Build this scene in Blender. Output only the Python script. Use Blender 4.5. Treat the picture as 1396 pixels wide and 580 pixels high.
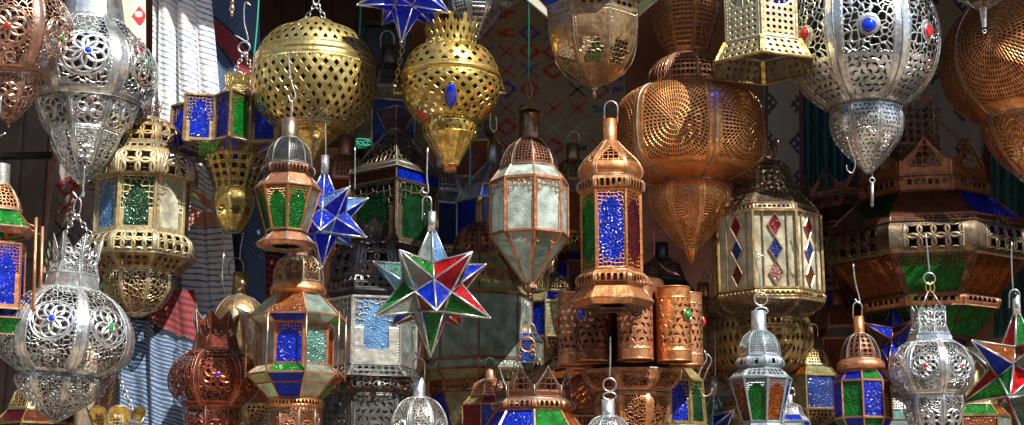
import bpy, bmesh, math, random
from mathutils import Vector, Matrix
from math import sin, cos, pi, radians, sqrt, tan, atan2

for o in list(bpy.data.objects): bpy.data.objects.remove(o)
SC = bpy.context.scene
COL = SC.collection
random.seed(7)

# ------------------------------------------------------------------ camera
PITCH = radians(12.0); F = 2000.0; CAM = Vector((0, -4.0, 1.6))
cam = bpy.data.cameras.new('camera'); co = bpy.data.objects.new('camera', cam); COL.objects.link(co)
co.location = CAM; co.rotation_euler = (pi/2+PITCH, 0, 0)
cam.sensor_width = 36.0; cam.lens = 36.0*F/1396.0; cam.clip_end = 500; cam.clip_start = 0.05
SC.camera = co

# ------------------------------------------------------------------ light
SUN_EL = radians(50); SUN_AZ = radians(38)          # azimuth measured from -Y towards +X
w = bpy.data.worlds.new("World"); SC.world = w; w.use_nodes = True
nt = w.node_tree; bg = nt.nodes['Background']
sky = nt.nodes.new('ShaderNodeTexSky'); sky.sky_type = 'NISHITA'; sky.sun_disc = False
sky.sun_elevation = SUN_EL; sky.sun_rotation = pi - SUN_AZ
nt.links.new(sky.outputs[0], bg.inputs[0]); bg.inputs[1].default_value = 0.072
sl = bpy.data.lights.new('sun', 'SUN'); sl.energy = 5.0; sl.angle = radians(0.5); sl.color = (1.0, 0.95, 0.86)
so = bpy.data.objects.new('sun', sl); COL.objects.link(so)
sdir = Vector((cos(SUN_EL)*sin(SUN_AZ), -cos(SUN_EL)*cos(SUN_AZ), sin(SUN_EL)))
so.rotation_euler = sdir.to_track_quat('Z', 'Y').to_euler(); so.location = (3, -5, 8)
SC.view_settings.view_transform = 'Standard'; SC.view_settings.look = 'None'
SC.view_settings.gamma = 1; SC.view_settings.exposure = 0.98
SC.render.engine = 'CYCLES'
SC.cycles.transparent_max_bounces = 16; SC.cycles.max_bounces = 6

# ------------------------------------------------------------------ helpers
def P(px, py, y):
    d = Vector((0, cos(PITCH), sin(PITCH))) + Vector((1, 0, 0))*((px-698)/F) + Vector((0, -sin(PITCH), cos(PITCH)))*((290-py)/F)
    t = (y-CAM.y)/d.y
    return CAM + d*t
def scale(y, py=290):
    d = cos(PITCH) - sin(PITCH)*((290-py)/F)
    return (y-CAM.y)/d/F
def face(cx, dep):   # turn that makes facet 0 face the viewpoint side of the stall
    q = P(cx, 290, dep); return atan2(-q.x, q.y-CAM.y)
def elev(py): return PITCH + math.atan((290-py)/F)

def tag(o, label=None, cat=None, group=None, kind=None):
    if label: o['label'] = label
    if cat: o['category'] = cat
    if group: o['group'] = group
    if kind: o['kind'] = kind
    return o
def empty(name, loc, label, cat, group=None):
    o = bpy.data.objects.new(name, None); COL.objects.link(o); o.location = loc
    o.empty_display_size = 0.03
    return tag(o, label, cat, group)

class MB:
    def __init__(s): s.v = []; s.f = []; s.m = []; s.uv = []; s.sm = []
    def face(s, pts, mi=0, uv=None, smooth=False):
        i = len(s.v); s.v += [tuple(p) for p in pts]; s.f.append(tuple(range(i, i+len(pts))))
        s.m.append(mi); s.uv.append(uv if uv else [((0, 0), (0, 0))]*len(pts)); s.sm.append(smooth)
    def grid(s, pos, uvf, S, T, mi=0, smooth=True):
        i0 = len(s.v); U = []
        for j in range(T+1):
            for i in range(S+1):
                a, b = i/S, j/T
                s.v.append(tuple(pos(a, b))); U.append(uvf(a, b) if uvf else ((a, b), (a, b)))
        for j in range(T):
            for i in range(S):
                q = [j*(S+1)+i, (j+1)*(S+1)+i, (j+1)*(S+1)+i+1, j*(S+1)+i+1]
                s.f.append(tuple(i0+k for k in q)); s.m.append(mi); s.uv.append([U[k] for k in q]); s.sm.append(smooth)
    def tube(s, pts, r, sides=6, mi=0, closed=False, r2=None):
        pts = [Vector(p) for p in pts]; n = len(pts); i0 = len(s.v)
        rs = [r if r2 is None else r+(r2-r)*k/max(1, n-1) for k in range(n)]
        up = None
        for k in range(n):
            if closed: d = pts[(k+1) % n]-pts[k-1]
            else: d = pts[min(k+1, n-1)]-pts[max(k-1, 0)]
            if d.length < 1e-9: d = Vector((0, 0, 1))
            d.normalize()
            if up is None:
                up = d.orthogonal().normalized()
                if sides == 4: 
                    h = Vector((0, 0, 1)) if abs(d.z) < .8 else Vector((0, 1, 0))
                    up = (h - d*h.dot(d)).normalized()
            up = (up - d*up.dot(d)).normalized(); sd = d.cross(up)
            for q in range(sides):
                a = 2*pi*(q+(.5 if sides == 4 else 0))/sides
                s.v.append(tuple(pts[k] + (up*cos(a)+sd*sin(a))*rs[k]))
        m = n if closed else n-1
        for k in range(m):
            for q in range(sides):
                a = i0+k*sides+q; b = i0+k*sides+(q+1) % sides
                c = i0+((k+1) % n)*sides+(q+1) % sides; d_ = i0+((k+1) % n)*sides+q
                s.f.append((a, b, c, d_)); s.m.append(mi); s.uv.append([((0, 0), (0, 0))]*4); s.sm.append(sides > 4)
        if not closed:
            for k, rev in ((0, True), (n-1, False)):
                idx = [i0+k*sides+q for q in range(sides)]
                if rev: idx = idx[::-1]
                s.f.append(tuple(idx)); s.m.append(mi); s.uv.append([((0, 0), (0, 0))]*sides); s.sm.append(False)
    def ell(s, c, rx, ry, rz, rot=None, seg=14, rings=8, mi=0):
        c = Vector(c)
        def pos(a, b):
            th = 2*pi*a; ph = pi*b
            v = Vector((rx*sin(ph)*cos(th), ry*sin(ph)*sin(th), rz*cos(ph)))
            if rot is not None: v = rot @ v
            return c+v
        s.grid(pos, None, seg, rings, mi)
    def box(s, a, b, mi=0):
        x0, y0, z0 = a; x1, y1, z1 = b
        c = [(x0,y0,z0),(x1,y0,z0),(x1,y1,z0),(x0,y1,z0),(x0,y0,z1),(x1,y0,z1),(x1,y1,z1),(x0,y1,z1)]
        for q in ((0,3,2,1),(4,5,6,7),(0,1,5,4),(1,2,6,5),(2,3,7,6),(3,0,4,7)):
            p = [c[k] for k in q]
            s.face(p, mi)
    def build(s, name, mats, parent=None, loc=None, merge=False):
        me = bpy.data.meshes.new(name); me.from_pydata(s.v, [], s.f)
        if not isinstance(mats, (list, tuple)): mats = [mats]
        for m in mats: me.materials.append(m)
        for p, mi, sm in zip(me.polygons, s.m, s.sm): p.material_index = mi; p.use_smooth = sm
        n_ = me.uv_layers.new(name='norm'); i_ = me.uv_layers.new(name='iso'); k = 0
        fl = [q for f in s.uv for q in f]
        n_.data.foreach_set('uv', [c for q in fl for c in q[0]]); i_.data.foreach_set('uv', [c for q in fl for c in q[1]])
        if merge:
            bm = bmesh.new(); bm.from_mesh(me); bmesh.ops.remove_doubles(bm, verts=bm.verts, dist=1e-5); bm.to_mesh(me); bm.free()
        me.update()
        o = bpy.data.objects.new(name, me); COL.objects.link(o)
        if parent: o.parent = parent
        if loc is not None: o.location = loc
        return o

def catmull(pts, t):
    n = len(pts)-1; x = t*n; i = min(int(x), n-1); f = x-i
    p1, p2 = pts[i], pts[i+1]
    p0 = pts[i-1] if i > 0 else tuple(2*a-b for a, b in zip(p1, p2))
    p3 = pts[i+2] if i+2 <= n else tuple(2*b-a for a, b in zip(p1, p2))
    return tuple(.5*((2*b)+(-a+c)*f+(2*a-5*b+4*c-d)*f*f+(-a+3*b-3*c+d)*f**3) for a, b, c, d in zip(p0, p1, p2, p3))

# ------------------------------------------------------------------ node DSL
class Nt:
    def __init__(s, name):
        s.mat = bpy.data.materials.new(name); s.mat.use_nodes = True; s.t = s.mat.node_tree
        s.t.nodes.clear(); s.out = s.t.nodes.new('ShaderNodeOutputMaterial')
    def node(s, k, **kw):
        n = s.t.nodes.new(k)
        for a, b in kw.items(): setattr(n, a, b)
        return n
    def put(s, sock, v):
        if isinstance(v, E): s.t.links.new(v.s, sock)
        elif isinstance(v, bpy.types.NodeSocket): s.t.links.new(v, sock)
        else: sock.default_value = v
    def m(s, op, *a):
        n = s.node('ShaderNodeMath', operation=op)
        for k, v in enumerate(a): s.put(n.inputs[k], v)
        return E(s, n.outputs[0])
    def uv(s, name):
        u = s.node('ShaderNodeUVMap', uv_map=name); x = s.node('ShaderNodeSeparateXYZ'); s.t.links.new(u.outputs[0], x.inputs[0])
        return E(s, x.outputs[0]), E(s, x.outputs[1])
    def vec(s, x, y, z=0.0):
        n = s.node('ShaderNodeCombineXYZ'); s.put(n.inputs[0], x); s.put(n.inputs[1], y); s.put(n.inputs[2], z); return n.outputs[0]
    def obj(s): return s.node('ShaderNodeTexCoord').outputs['Object']
    def noise(s, vec, sc, det=3, rough=.5, col=False):
        n = s.node('ShaderNodeTexNoise'); s.t.links.new(vec, n.inputs['Vector']); n.inputs['Scale'].default_value = sc
        n.inputs['Detail'].default_value = det; n.inputs['Roughness'].default_value = rough
        return n.outputs['Color'] if col else E(s, n.outputs[0])
    def vor(s, vec, sc, feat='DISTANCE_TO_EDGE', rnd=1.0, dim='3D'):
        n = s.node('ShaderNodeTexVoronoi', feature=feat, voronoi_dimensions=dim); s.t.links.new(vec, n.inputs['Vector'])
        n.inputs['Scale'].default_value = sc; n.inputs['Randomness'].default_value = rnd
        return E(s, n.outputs['Distance'])
    def mix(s, f, a, b):
        n = s.node('ShaderNodeMix', data_type='RGBA'); s.put(n.inputs[0], f)
        for k, v in ((6, a), (7, b)):
            if isinstance(v, tuple) and len(v) == 3: v = v+(1,)
            s.put(n.inputs[k], v)
        return n.outputs[2]
    def smooth(s, x, a, b):
        n = s.node('ShaderNodeMapRange', interpolation_type='SMOOTHSTEP'); s.put(n.inputs[0], x)
        n.inputs[1].default_value = a; n.inputs[2].default_value = b; return E(s, n.outputs[0])
    def ramp(s, x, stops, const=False):
        n = s.node('ShaderNodeValToRGB'); s.put(n.inputs[0], x); cr = n.color_ramp
        if const: cr.interpolation = 'CONSTANT'
        while len(cr.elements) < len(stops): cr.elements.new(.5)
        for e, (p, c) in zip(cr.elements, stops): e.position = p; e.color = c+(1,)
        return n.outputs[0]
class E:
    def __init__(s, n, sock): s.n = n; s.s = sock
    def __add__(s, o): return s.n.m('ADD', s, o)
    __radd__ = __add__
    def __sub__(s, o): return s.n.m('SUBTRACT', s, o)
    def __rsub__(s, o): return s.n.m('SUBTRACT', o, s)
    def __mul__(s, o): return s.n.m('MULTIPLY', s, o)
    __rmul__ = __mul__
    def __truediv__(s, o): return s.n.m('DIVIDE', s, o)
    def __gt__(s, o): return s.n.m('GREATER_THAN', s, o)
    def __lt__(s, o): return s.n.m('LESS_THAN', s, o)
    def abs(s): return s.n.m('ABSOLUTE', s)
    def fr(s): return s.n.m('FRACT', s)
    def fl(s): return s.n.m('FLOOR', s)
    def sin(s): return s.n.m('SINE', s)
    def cos(s): return s.n.m('COSINE', s)
    def min(s, o): return s.n.m('MINIMUM', s, o)
    def max(s, o): return s.n.m('MAXIMUM', s, o)
    def wrap(s, lo, hi): return s.n.m('WRAP', s, hi, lo)
def hyp(x, y): return x.n.m('SQRT', x*x+y*y)

# ------------------------------------------------------------------ piercing patterns: d > 0 is a hole
def filigree(N, x, y, k=5.5, web=.075, seed=0.0, warp=.16):
    v = N.vec(x+seed, y+seed*.37)
    n1 = N.noise(v, 2.6, 1) - .5; n2 = N.noise(N.vec(x+7.3, y-3.1), 2.6, 1) - .5
    vv = N.vec((x+seed+n1*warp*2), (y+n2*warp*2))
    return N.vor(vv, k, dim='2D') - web
def slits(N, x, y, k=5.0, web=.10):
    # leaf shaped slits turned this way and that, cell by cell
    cy = y*k; iy = cy.fl(); cx = x*k + (iy*.37); ix = cx.fl(); fx, fy = cx.fr()-.5, cy.fr()-.5
    wn = N.node('ShaderNodeTexWhiteNoise', noise_dimensions='2D'); N.t.links.new(N.vec(ix, iy), wn.inputs[0]); rv = E(N, wn.outputs[0])
    ang = rv*6.2832; fx = fx+((rv*37.0).fr()-.5)*.14; fy = fy+((rv*91.0).fr()-.5)*.14
    c, s_ = ang.cos(), ang.sin(); a = fx*c-fy*s_; b = fx*s_+fy*c
    bend = b - a*a*1.2 + .08
    leaf = .185 - (bend*bend*7.5 + a*a*1.05)
    return leaf
def circles(N, x, y, n, c, R, web):
    a = N.m('ARCTAN2', y, x); r = hyp(x, y); h = 2*pi/n
    f = a.wrap(-h/2, h/2); px, py = r*f.cos(), r*f.sin(); d = None
    for k in (-2, -1, 0, 1, 2):
        e = (hyp(px-c*cos(k*h), py-c*sin(k*h))-R).abs()
        d = e if d is None else d.min(e)
    return d-web, r
def pattern(N, pat, kw):
    x, y = N.uv('iso'); u, v = N.uv('norm')
    if kw.get('cy'): y = y - kw['cy']
    mu, mv = kw.get('mu', .1), kw.get('mv', .08)
    if pat == 'rosette':
        R = kw.get('R', .74); xs, ys = x/R, y/R
        c, r = circles(N, xs, ys, kw.get('n', 8), .46, .42, .062)
        c = c.min(.93-r).min((r-.16)*1.0)
        fg = filigree(N, x, y, kw.get('k', 4.2)*1.3, .115)
        fg = fg.min(r-1.02)
        d = c.max(fg)
    elif pat == 'gemscroll':
        r = hyp(x, y); R = kw.get('R', .95)
        a = N.m('ARCTAN2', y, x)
        fg = filigree(N, x, y, kw.get('k', 4.6), .12, 1.3)
        sl_ = slits(N, x, y, kw.get('k2', 5.2))
        d = fg.max(sl_*.5-.02*0).min(r-.30)
        low = (y+.75) < 0.0
        d = (fg*(1-low) + sl_*low*.6).min(r-.34)
    elif pat == 'slits':
        d = slits(N, x, y, kw.get('k', 5))
    elif pat == 'filigree': d = filigree(N, x, y, kw.get('k', 5), kw.get('web', .11), kw.get('seed', 0.0))
    elif pat == 'geo':
        k = kw.get('k', 4.5); d = N.vor(N.vec(x, y), k, rnd=kw.get('rnd', .55), dim='2D') - kw.get('web', .14)
    elif pat == 'lattice':
        k = kw.get('k', 2.2); ox = kw.get('ox', .5)
        px, py = (x*k+ox).fr()-.5, (y*k+kw.get('oy', .5)).fr()-.5; d = None
        for cx, cy in ((-.5, -.5), (.5, -.5), (-.5, .5), (.5, .5)):
            e = (hyp(px-cx, py-cy)-.64).abs(); d = e if d is None else d.min(e)
        d = d-kw.get('web', .10)
    elif pat == 'petal':
        c, r = circles(N, x/kw.get('R', .9), y/kw.get('R', .9), kw.get('n', 6), .5, .5, .075)
        d = c.min(.98-r).min(r-.1)
        fg = filigree(N, x, y, 4.8, .13); d = d.max(fg.min(r-1.1))
    elif pat == 'lozenge':
        b = v*kw.get('M', 6); a = u*kw.get('K', 3) + (b.fl()*.5).fr()
        fx, fy = (a.fr()-.5).abs(), ((b.fr()-.5)).abs()
        sh = (b.fr()-.5)
        d = (1.0 - (fx/kw.get('lw', .23) + fy/kw.get('lh', .40)))*.3
        mu = -1
    elif pat == 'slots':
        K = kw.get('k', 9); r = hyp(x*kw.get('sx', 1.0), y*kw.get('sy', .8)); q = r*K; ring = q.fl(); a = N.m('ARCTAN2', y*kw.get('sy', .8), x)
        cells = ring*9.0+8.0
        fa = (a/(2*pi)*cells+ring*.5).fr()
        d = (.34-(q.fr()-.5).abs()).min((.24-(fa-.5).abs())*1.3)*.6
        if 'rmax' in kw: d = d.min(kw['rmax']-r)
    elif pat == 'rows':
        a = (u*kw.get('K', 8)); b = v*kw.get('M', 9)
        d = (.33-(a.fr()-.5).abs()).min(.27-(b.fr()-.5).abs())*.6
    elif pat == 'slotrow':
        a = (u*kw.get('K', 7)).fr()
        d = (.30-(a-.5).abs()).min((.20-(v-.5).abs())*1.5)
    elif pat == 'dots':
        k = kw.get('k', 2.2); px, py = (x*k+.5).fr()-.5, (y*k+.5).fr()-.5
        d = kw.get('r', .2)-hyp(px, py)
    elif pat == 'sun':
        a = N.m('ARCTAN2', y, x); r = hyp(x, y); n = kw.get('n', 12)
        f = ((a/(2*pi)*n).fr()-.5).abs()
        d = (.34-f).min((.72-r)*2).min((r-.2)*2)
        k = 3.2; px, py = (x*k+.5).fr()-.5, (y*k+.5).fr()-.5
        d = (d*.5).max((.26-hyp(px, py)).min(r-.85))
    elif pat == 'medal':
        r = hyp(x, y*kw.get('sy', 1.0))
        d = N.vor(N.vec(x, y), kw.get('k', 5), rnd=.5, dim='2D') - .1
        d = d.min((kw.get('R', .6)+(N.m('ARCTAN2', y, x)*6.0).cos()*.10-r))
    elif pat == 'tri':
        # pierced triangle medallion standing on its base
        d = N.vor(N.vec(x, y), kw.get('k', 4.5), rnd=.15, dim='2D') - .10
        d = d.min((.62 - x.abs()*1.35 - y*.75-.02)).min(y+.55)
    if 'vmax' in kw: d = d.min((kw['vmax']-v)*4)
    if 'vmin' in kw: d = d.min((v-kw['vmin'])*4)
    bd = ((u.min(1-u)-mu)*3) if mu > -.5 else None
    bv = (v.min(1-v)-mv)*3
    bord = bv if bd is None else bd.min(bv)
    return d.min(bord), bord, u, v

METAL = {  # base colour, tarnish colour, roughness, tarnish amount
 'silver': ((.78,.82,.84), (.20,.22,.21), .25, .66), 'tin': ((.62,.62,.58), (.20,.19,.16), .36, .6),
 'silverblue': ((.52,.62,.70), (.24,.28,.30), .38, .6),
 'brass': ((.70,.55,.20), (.22,.17,.06), .25, .65), 'gold': ((.80,.57,.15), (.26,.17,.05), .22, .6),
 'palebrass': ((.76,.62,.34), (.30,.22,.12), .38, .6), 'oldbrass': ((.52,.36,.15), (.16,.10,.05), .36, .7),
 'copper': ((.88,.38,.14), (.34,.13,.06), .30, .55), 'brightcopper': ((1.0,.47,.18), (.60,.22,.08), .36, .3), 'rosecopper': ((.74,.33,.16), (.24,.11,.08), .36, .55),
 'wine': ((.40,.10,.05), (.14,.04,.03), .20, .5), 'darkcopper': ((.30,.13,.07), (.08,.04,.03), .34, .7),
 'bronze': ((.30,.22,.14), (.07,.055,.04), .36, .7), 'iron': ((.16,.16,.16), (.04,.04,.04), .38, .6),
 'mixcopper': ((.62,.36,.26), (.30,.13,.08), .25, .55), 'solder': ((.42,.45,.44), (.12,.20,.19), .42, .8),
 'wire': ((.70,.70,.70), (.3,.3,.3), .25, .3), 'bronzegold': ((.50,.33,.17), (.22,.13,.07), .28, .6),
 'verdigris': ((.35,.40,.36), (.10,.22,.20), .5, .9),
}
_mc = {}
def M(metal, pat=None, **kw):
    key = (metal, pat, tuple(sorted(kw.items())))
    if key in _mc: return _mc[key]
    base, tar, rough, amt = METAL[metal]
    N = Nt(metal + ('_'+pat if pat else '')); b = N.node('ShaderNodeBsdfPrincipled')
    oc = N.obj()
    n1 = N.noise(oc, 22, 4, .62); n2 = N.noise(oc, 90, 2, .5); n3 = N.noise(oc, 9, 2)
    tf = N.smooth(n1*.7+n3*.3, .44, .62)*min(.95, amt*1.3)
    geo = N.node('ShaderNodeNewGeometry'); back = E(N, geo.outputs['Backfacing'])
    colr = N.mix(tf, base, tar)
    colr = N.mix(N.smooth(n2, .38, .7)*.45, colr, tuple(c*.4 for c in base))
    inner = tuple(c*.25+.004 for c in tar)  # dull sooty inside, coloured darker still to put shade behind the holes
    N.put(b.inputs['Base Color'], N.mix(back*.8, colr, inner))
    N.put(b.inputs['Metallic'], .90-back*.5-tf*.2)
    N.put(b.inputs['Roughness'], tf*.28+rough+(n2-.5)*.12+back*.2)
    dent = n1*.5 + N.noise(oc, 45, 1)*.5
    bump = N.node('ShaderNodeBump'); bump.inputs['Strength'].default_value = .7; bump.inputs['Distance'].default_value = .005
    N.put(bump.inputs['Height'], dent)
    if pat:
        d, bord, u, v = pattern(N, pat, kw)
        al = d < 0.0
        N.put(b.inputs['Alpha'], al)
        h = N.smooth(d, -.07, .01)
        # row of punched beads just outside the pierced field
        bead = N.smooth((bord+.10).abs(), .05, .0)*((u*150.0).sin()*.5+.5).max((v*150.0).sin()*.5+.5) if kw.get('mu', .1) > .05 else None
        hh = (0.0-h) if bead is None else bead*.8-h
        b2 = N.node('ShaderNodeBump'); b2.inputs['Strength'].default_value = .9; b2.inputs['Distance'].default_value = .0022
        N.put(b2.inputs['Height'], hh); N.t.links.new(bump.outputs[0], b2.inputs['Normal']); bump = b2
    N.t.links.new(bump.outputs[0], b.inputs['Normal'])
    N.t.links.new(b.outputs[0], N.out.inputs[0])
    _mc[key] = N.mat; return N.mat

GLASS = {'maroon': (.20,.012,.03), 'dullblue': (.02,.06,.30), 'blue': (.003,.03,.62), 'green': (.01,.22,.025), 'red': (.60,.006,.008), 'amber': (.30,.075,.01), 'brown': (.13,.035,.012),
 'white': (.55,.66,.60), 'grey': (.22,.29,.25), 'olive': (.34,.34,.16), 'cream': (.70,.68,.50), 'clear': (.30,.36,.33), 'darkred': (.09,.008,.015),
 'skyblue': (.16,.36,.70), 'pink': (.50,.22,.20), 'teal': (.12,.30,.26), 'darkgreen': (.01,.06,.02), 'violet': (.02,.06,.70), 'mirror': (.3,.33,.32)}
_gc = {}
def G(c, tex=True):
    if (c, tex) in _gc: return _gc[(c, tex)]
    N = Nt('glass_'+c); b = N.node('ShaderNodeBsdfPrincipled'); oc = N.obj(); col = GLASS[c]
    pale = c in ('white', 'cream', 'grey', 'clear', 'mirror')
    n1 = N.noise(oc, 30, 3)
    N.put(b.inputs['Base Color'], N.mix(N.smooth(n1, .3, .75), tuple(x*.55 for x in col), tuple(min(1, x*1.35) for x in col)))
    b.inputs['Roughness'].default_value = .08 if not pale else .16
    b.inputs['Specular IOR Level'].default_value = .6
    bump = N.node('ShaderNodeBump'); bump.inputs['Strength'].default_value = .9 if not pale else .25; bump.inputs['Distance'].default_value = .004
    h = N.vor(oc, 170, 'F1')*1.0 + N.noise(oc, 70, 3)*.8
    N.put(bump.inputs['Height'], h); N.t.links.new(bump.outputs[0], b.inputs['Normal'])
    tr = N.node('ShaderNodeBsdfTranslucent'); N.put(tr.inputs[0], tuple(min(1, x*1.6) for x in col)+(1,)); N.t.links.new(bump.outputs[0], tr.inputs[1])
    m1 = N.node('ShaderNodeMixShader'); m1.inputs[0].default_value = .35
    N.t.links.new(b.outputs[0], m1.inputs[1]); N.t.links.new(tr.outputs[0], m1.inputs[2])
    tp = N.node('ShaderNodeBsdfTransparent'); mx = max(col); N.put(tp.inputs[0], tuple(min(1, (x/mx)*.8+.02) for x in col)+(1,))
    m2 = N.node('ShaderNodeMixShader'); m2.inputs[0].default_value = .22
    N.t.links.new(m1.outputs[0], m2.inputs[1]); N.t.links.new(tp.outputs[0], m2.inputs[2]); N.t.links.new(m2.outputs[0], N.out.inputs[0])
    _gc[(c, tex)] = N.mat; return N.mat
def gemmat(c):
    k = 'gem_'+c
    if k in _gc: return _gc[k]
    N = Nt(k); b = N.node('ShaderNodeBsdfPrincipled'); N.put(b.inputs['Base Color'], GLASS.get(c, (.01,.01,.02))+(1,))
    b.inputs['Roughness'].default_value = .06; b.inputs['Coat Weight'].default_value = .6
    N.t.links.new(b.outputs[0], N.out.inputs[0]); _gc[k] = N.mat; return N.mat
GLASS['black'] = (.008,.008,.014)

# ------------------------------------------------------------------ lantern builder
CTXN = 0
class Lan:
    def __init__(s, name, label, cx, yb, dep, n=8, rot=0, metal='silver', tilt=0, front=False, cat='lantern', group=None, trim='solder'):
        s.cx, s.yb, s.dep, s.n, s.rot, s.metal, s.front, s.trimmat = cx, yb, dep, n, radians(rot)+face(cx, dep), metal, front, trim
        s.base = P(cx, yb, dep); s.sc = scale(dep, yb-60)
        s.root = empty(name, s.base, label, cat, group); s.tb = MB(); s.tn = False
        if tilt: s.root.rotation_euler = (0, radians(tilt), 0)
    def pt(s, r, y, n=None):
        if s.front: y = y + r*cos(pi/(n or s.n))*sin(elev(y))
        return r*s.sc, P(s.cx, y, s.dep).z - s.base.z
    def corners(s, n, rot, star=None):
        # facet k spans corner k..k+1, facet 0 is centred on the direction to -Y when rot is 0
        c = []
        for k in range(n):
            a = rot + (k-.5)*2*pi/n; f = 1.0
            if star and k % 2: f = star
            c.append((f*sin(a), -f*cos(a)))
        return c
    def surf(s, prof, n, rot, bulge, curve, star=None):
        pr = [s.pt(r, y, n) for r, y in prof]
        C = s.corners(n, rot, star)
        def rz(t):
            if curve: return catmull(pr, t)
            m = len(pr)-1; x = t*m; i = min(int(x), m-1); f = x-i
            return tuple(a+(b-a)*f for a, b in zip(pr[i], pr[i+1]))
        def pos(k, a, t):
            R, z = rz(t); c0, c1 = C[k % n], C[(k+1) % n]
            if bulge:
                x = c0[0]*(1-a)+c1[0]*a; y = c0[1]*(1-a)+c1[1]*a; L = sqrt(x*x+y*y)
                # even angular spacing
                th0 = atan2(c0[0], -c0[1]); th = th0 + a*2*pi/n; ph = (a-.5)*2*pi/n
                if star: f = 1+(1/L-1)*bulge; return Vector((x*R*f, y*R*f, z))
                rp = cos(pi/n)/cos(ph); f = rp+(1-rp)*bulge
                return Vector((sin(th)*R*f, -cos(th)*R*f, z))
            return Vector(((c0[0]*(1-a)+c1[0]*a)*R, (c0[1]*(1-a)+c1[1]*a)*R, z))
        return pos, pr
    def tier(s, name, prof, pat=None, n=None, rot=None, bulge=0, curve=None, metal=None, star=None, crown=None, cd=.4, trim=True, gems=None, tr=.5, parent=None, **kw):
        n = n or s.n; rot = s.rot if rot is None else radians(rot)+face(s.cx, s.dep); metal = metal or s.metal
        if curve is None: curve = len(prof) > 3
        pos, pr = s.surf(prof, n, rot, bulge, curve, star)
        S = 1 if not bulge else (8 if n < 10 else 3)
        T = (len(prof)-1)*(5 if curve else 1)
        if bulge and T < 2: T = 2
        mb = MB()
        of = lambda a: 0.0
        if crown:
            S = 14
            of = {'point': lambda a: cd*abs(2*a-1), 'valley': lambda a: cd*(1-abs(2*a-1)), 'scallop': lambda a: cd*(1-sqrt(max(0, 1-(2*a-1)**2))),
                  'ogee': lambda a: cd*min(1, (abs(2*a-1)/.85))**.8*(1 if abs(2*a-1) > .25 else .75+abs(2*a-1)), 'zig': lambda a: cd*abs(((a*2) % 1)*2-1),
                  'round': lambda a: cd*(1-cos(pi*(a-.5)))}[crown]
        for k in range(n):
            W = (pos(k, 0, .5)-pos(k, 1, .5)).length
            sl_ = [0.0]; TT = 24
            for j in range(TT): sl_.append(sl_[-1]+(pos(k, .5, (j+1)/TT)-pos(k, .5, j/TT)).length)
            H = sl_[-1]; Wm = max((pos(k, 0, t/8)-pos(k, 1, t/8)).length for t in range(9))
            h = max(1e-4, min(Wm, H))/2
            def uvf(a, b, k=k, sl_=sl_, H=H, h=h):
                b = of(a)+(1-of(a))*b if crown else b
                wd = (pos(k, 0, b)-pos(k, 1, b)).length; x = b*TT; i = min(int(x), TT-1); L = sl_[i]+(sl_[i+1]-sl_[i])*(x-i)
                return ((a, 1-b), ((a-.5)*wd/h, (H/2-L)/h))
            pf = (lambda a, b, k=k: pos(k, a, of(a)+(1-of(a))*b)) if crown else (lambda a, b, k=k: pos(k, a, b))
            mb.grid(pf, uvf, S, T, 0, smooth=bool(bulge) or curve)
        if gems and pat in ('rosette', 'gemscroll'):
            g0 = gems[0]; tt = s.findt(pos, g0[0], g0[1], g0[2])
            sl0 = [0.0]
            for j in range(24): sl0.append(sl0[-1]+(pos(0, .5, (j+1)/24)-pos(0, .5, j/24)).length)
            Wm = max((pos(0, 0, t/8)-pos(0, 1, t/8)).length for t in range(9)); hh = min(Wm, sl0[-1])/2
            kw['cy'] = round((sl0[-1]/2-sl0[int(round(tt*24))])/hh, 2)
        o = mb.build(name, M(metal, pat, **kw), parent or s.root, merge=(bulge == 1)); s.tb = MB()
        if trim and bulge != 1:
            s.tn = True
            for k in range(n): s.tb.tube([pos(k, 0, of(0)+(1-of(0))*t/T) for t in range(T+1)], tr*s.sc, 5)
        if trim:
            s.tn = True
            for tt in ((0, 1) if not crown else (1,)):
                if prof[0 if tt == 0 else -1][0] < 4: continue
                ring = []
                for k in range(n):
                    for i in range(max(1, S if not crown else 1)): ring.append(pos(k, i/max(1, S if not crown else 1), tt))
                s.tb.tube(ring, tr*1.2*s.sc, 5, closed=True)
            if crown:
                ring = []
                for k in range(n):
                    for i in range(S): ring.append(pos(k, i/S, of(i/S)))
                s.tb.tube(ring, tr*.9*s.sc, 4, closed=True)
        if trim: s.tb.build('seam_trim', M(s.trimmat), o)
        if gems:   # (facet, a, t, rx, rz, colour) in px
            for k, a, t, rx, rz_, c in gems:
                t = s.findt(pos, k % n, a, t)
                p = pos(k % n, a, t); e = .02
                du = pos(k % n, min(1, a+e), t)-pos(k % n, max(0, a-e), t); dv = pos(k % n, a, min(1, t+e))-pos(k % n, a, max(0, t-e))
                nn = dv.cross(du)
                if nn.dot(Vector((p.x, p.y, 0))) < 0: nn = -nn
                nn.normalize(); du.normalize(); dv = nn.cross(du)
                R = Matrix((du, dv, nn)).transposed()
                g = MB(); g.ell(p+nn*.0012, rx*s.sc, rz_*s.sc, .45*min(rx, rz_)*s.sc, R); go = g.build('gem', gemmat(c), o)
                g = MB(); g.tube([p+nn*.001+R@Vector((cos(q*pi/10)*rx*1.12*s.sc, sin(q*pi/10)*rz_*1.12*s.sc, 0)) for q in range(20)], .9*s.sc, 5, closed=True)
                g.build('gem_setting', M(metal), o)
        return o
    def findt(s, pos, k, a, y):
        if y <= 1.0: return y
        best = None
        for i in range(101):
            w_ = pos(k, a, i/100)+s.base-CAM; dy = w_.dot(Vector((0, cos(PITCH), sin(PITCH)))); py = 290-F*w_.dot(Vector((0, -sin(PITCH), cos(PITCH))))/dy
            if best is None or abs(py-y) < best[0]: best = (abs(py-y), i/100)
        return best[1]
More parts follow.
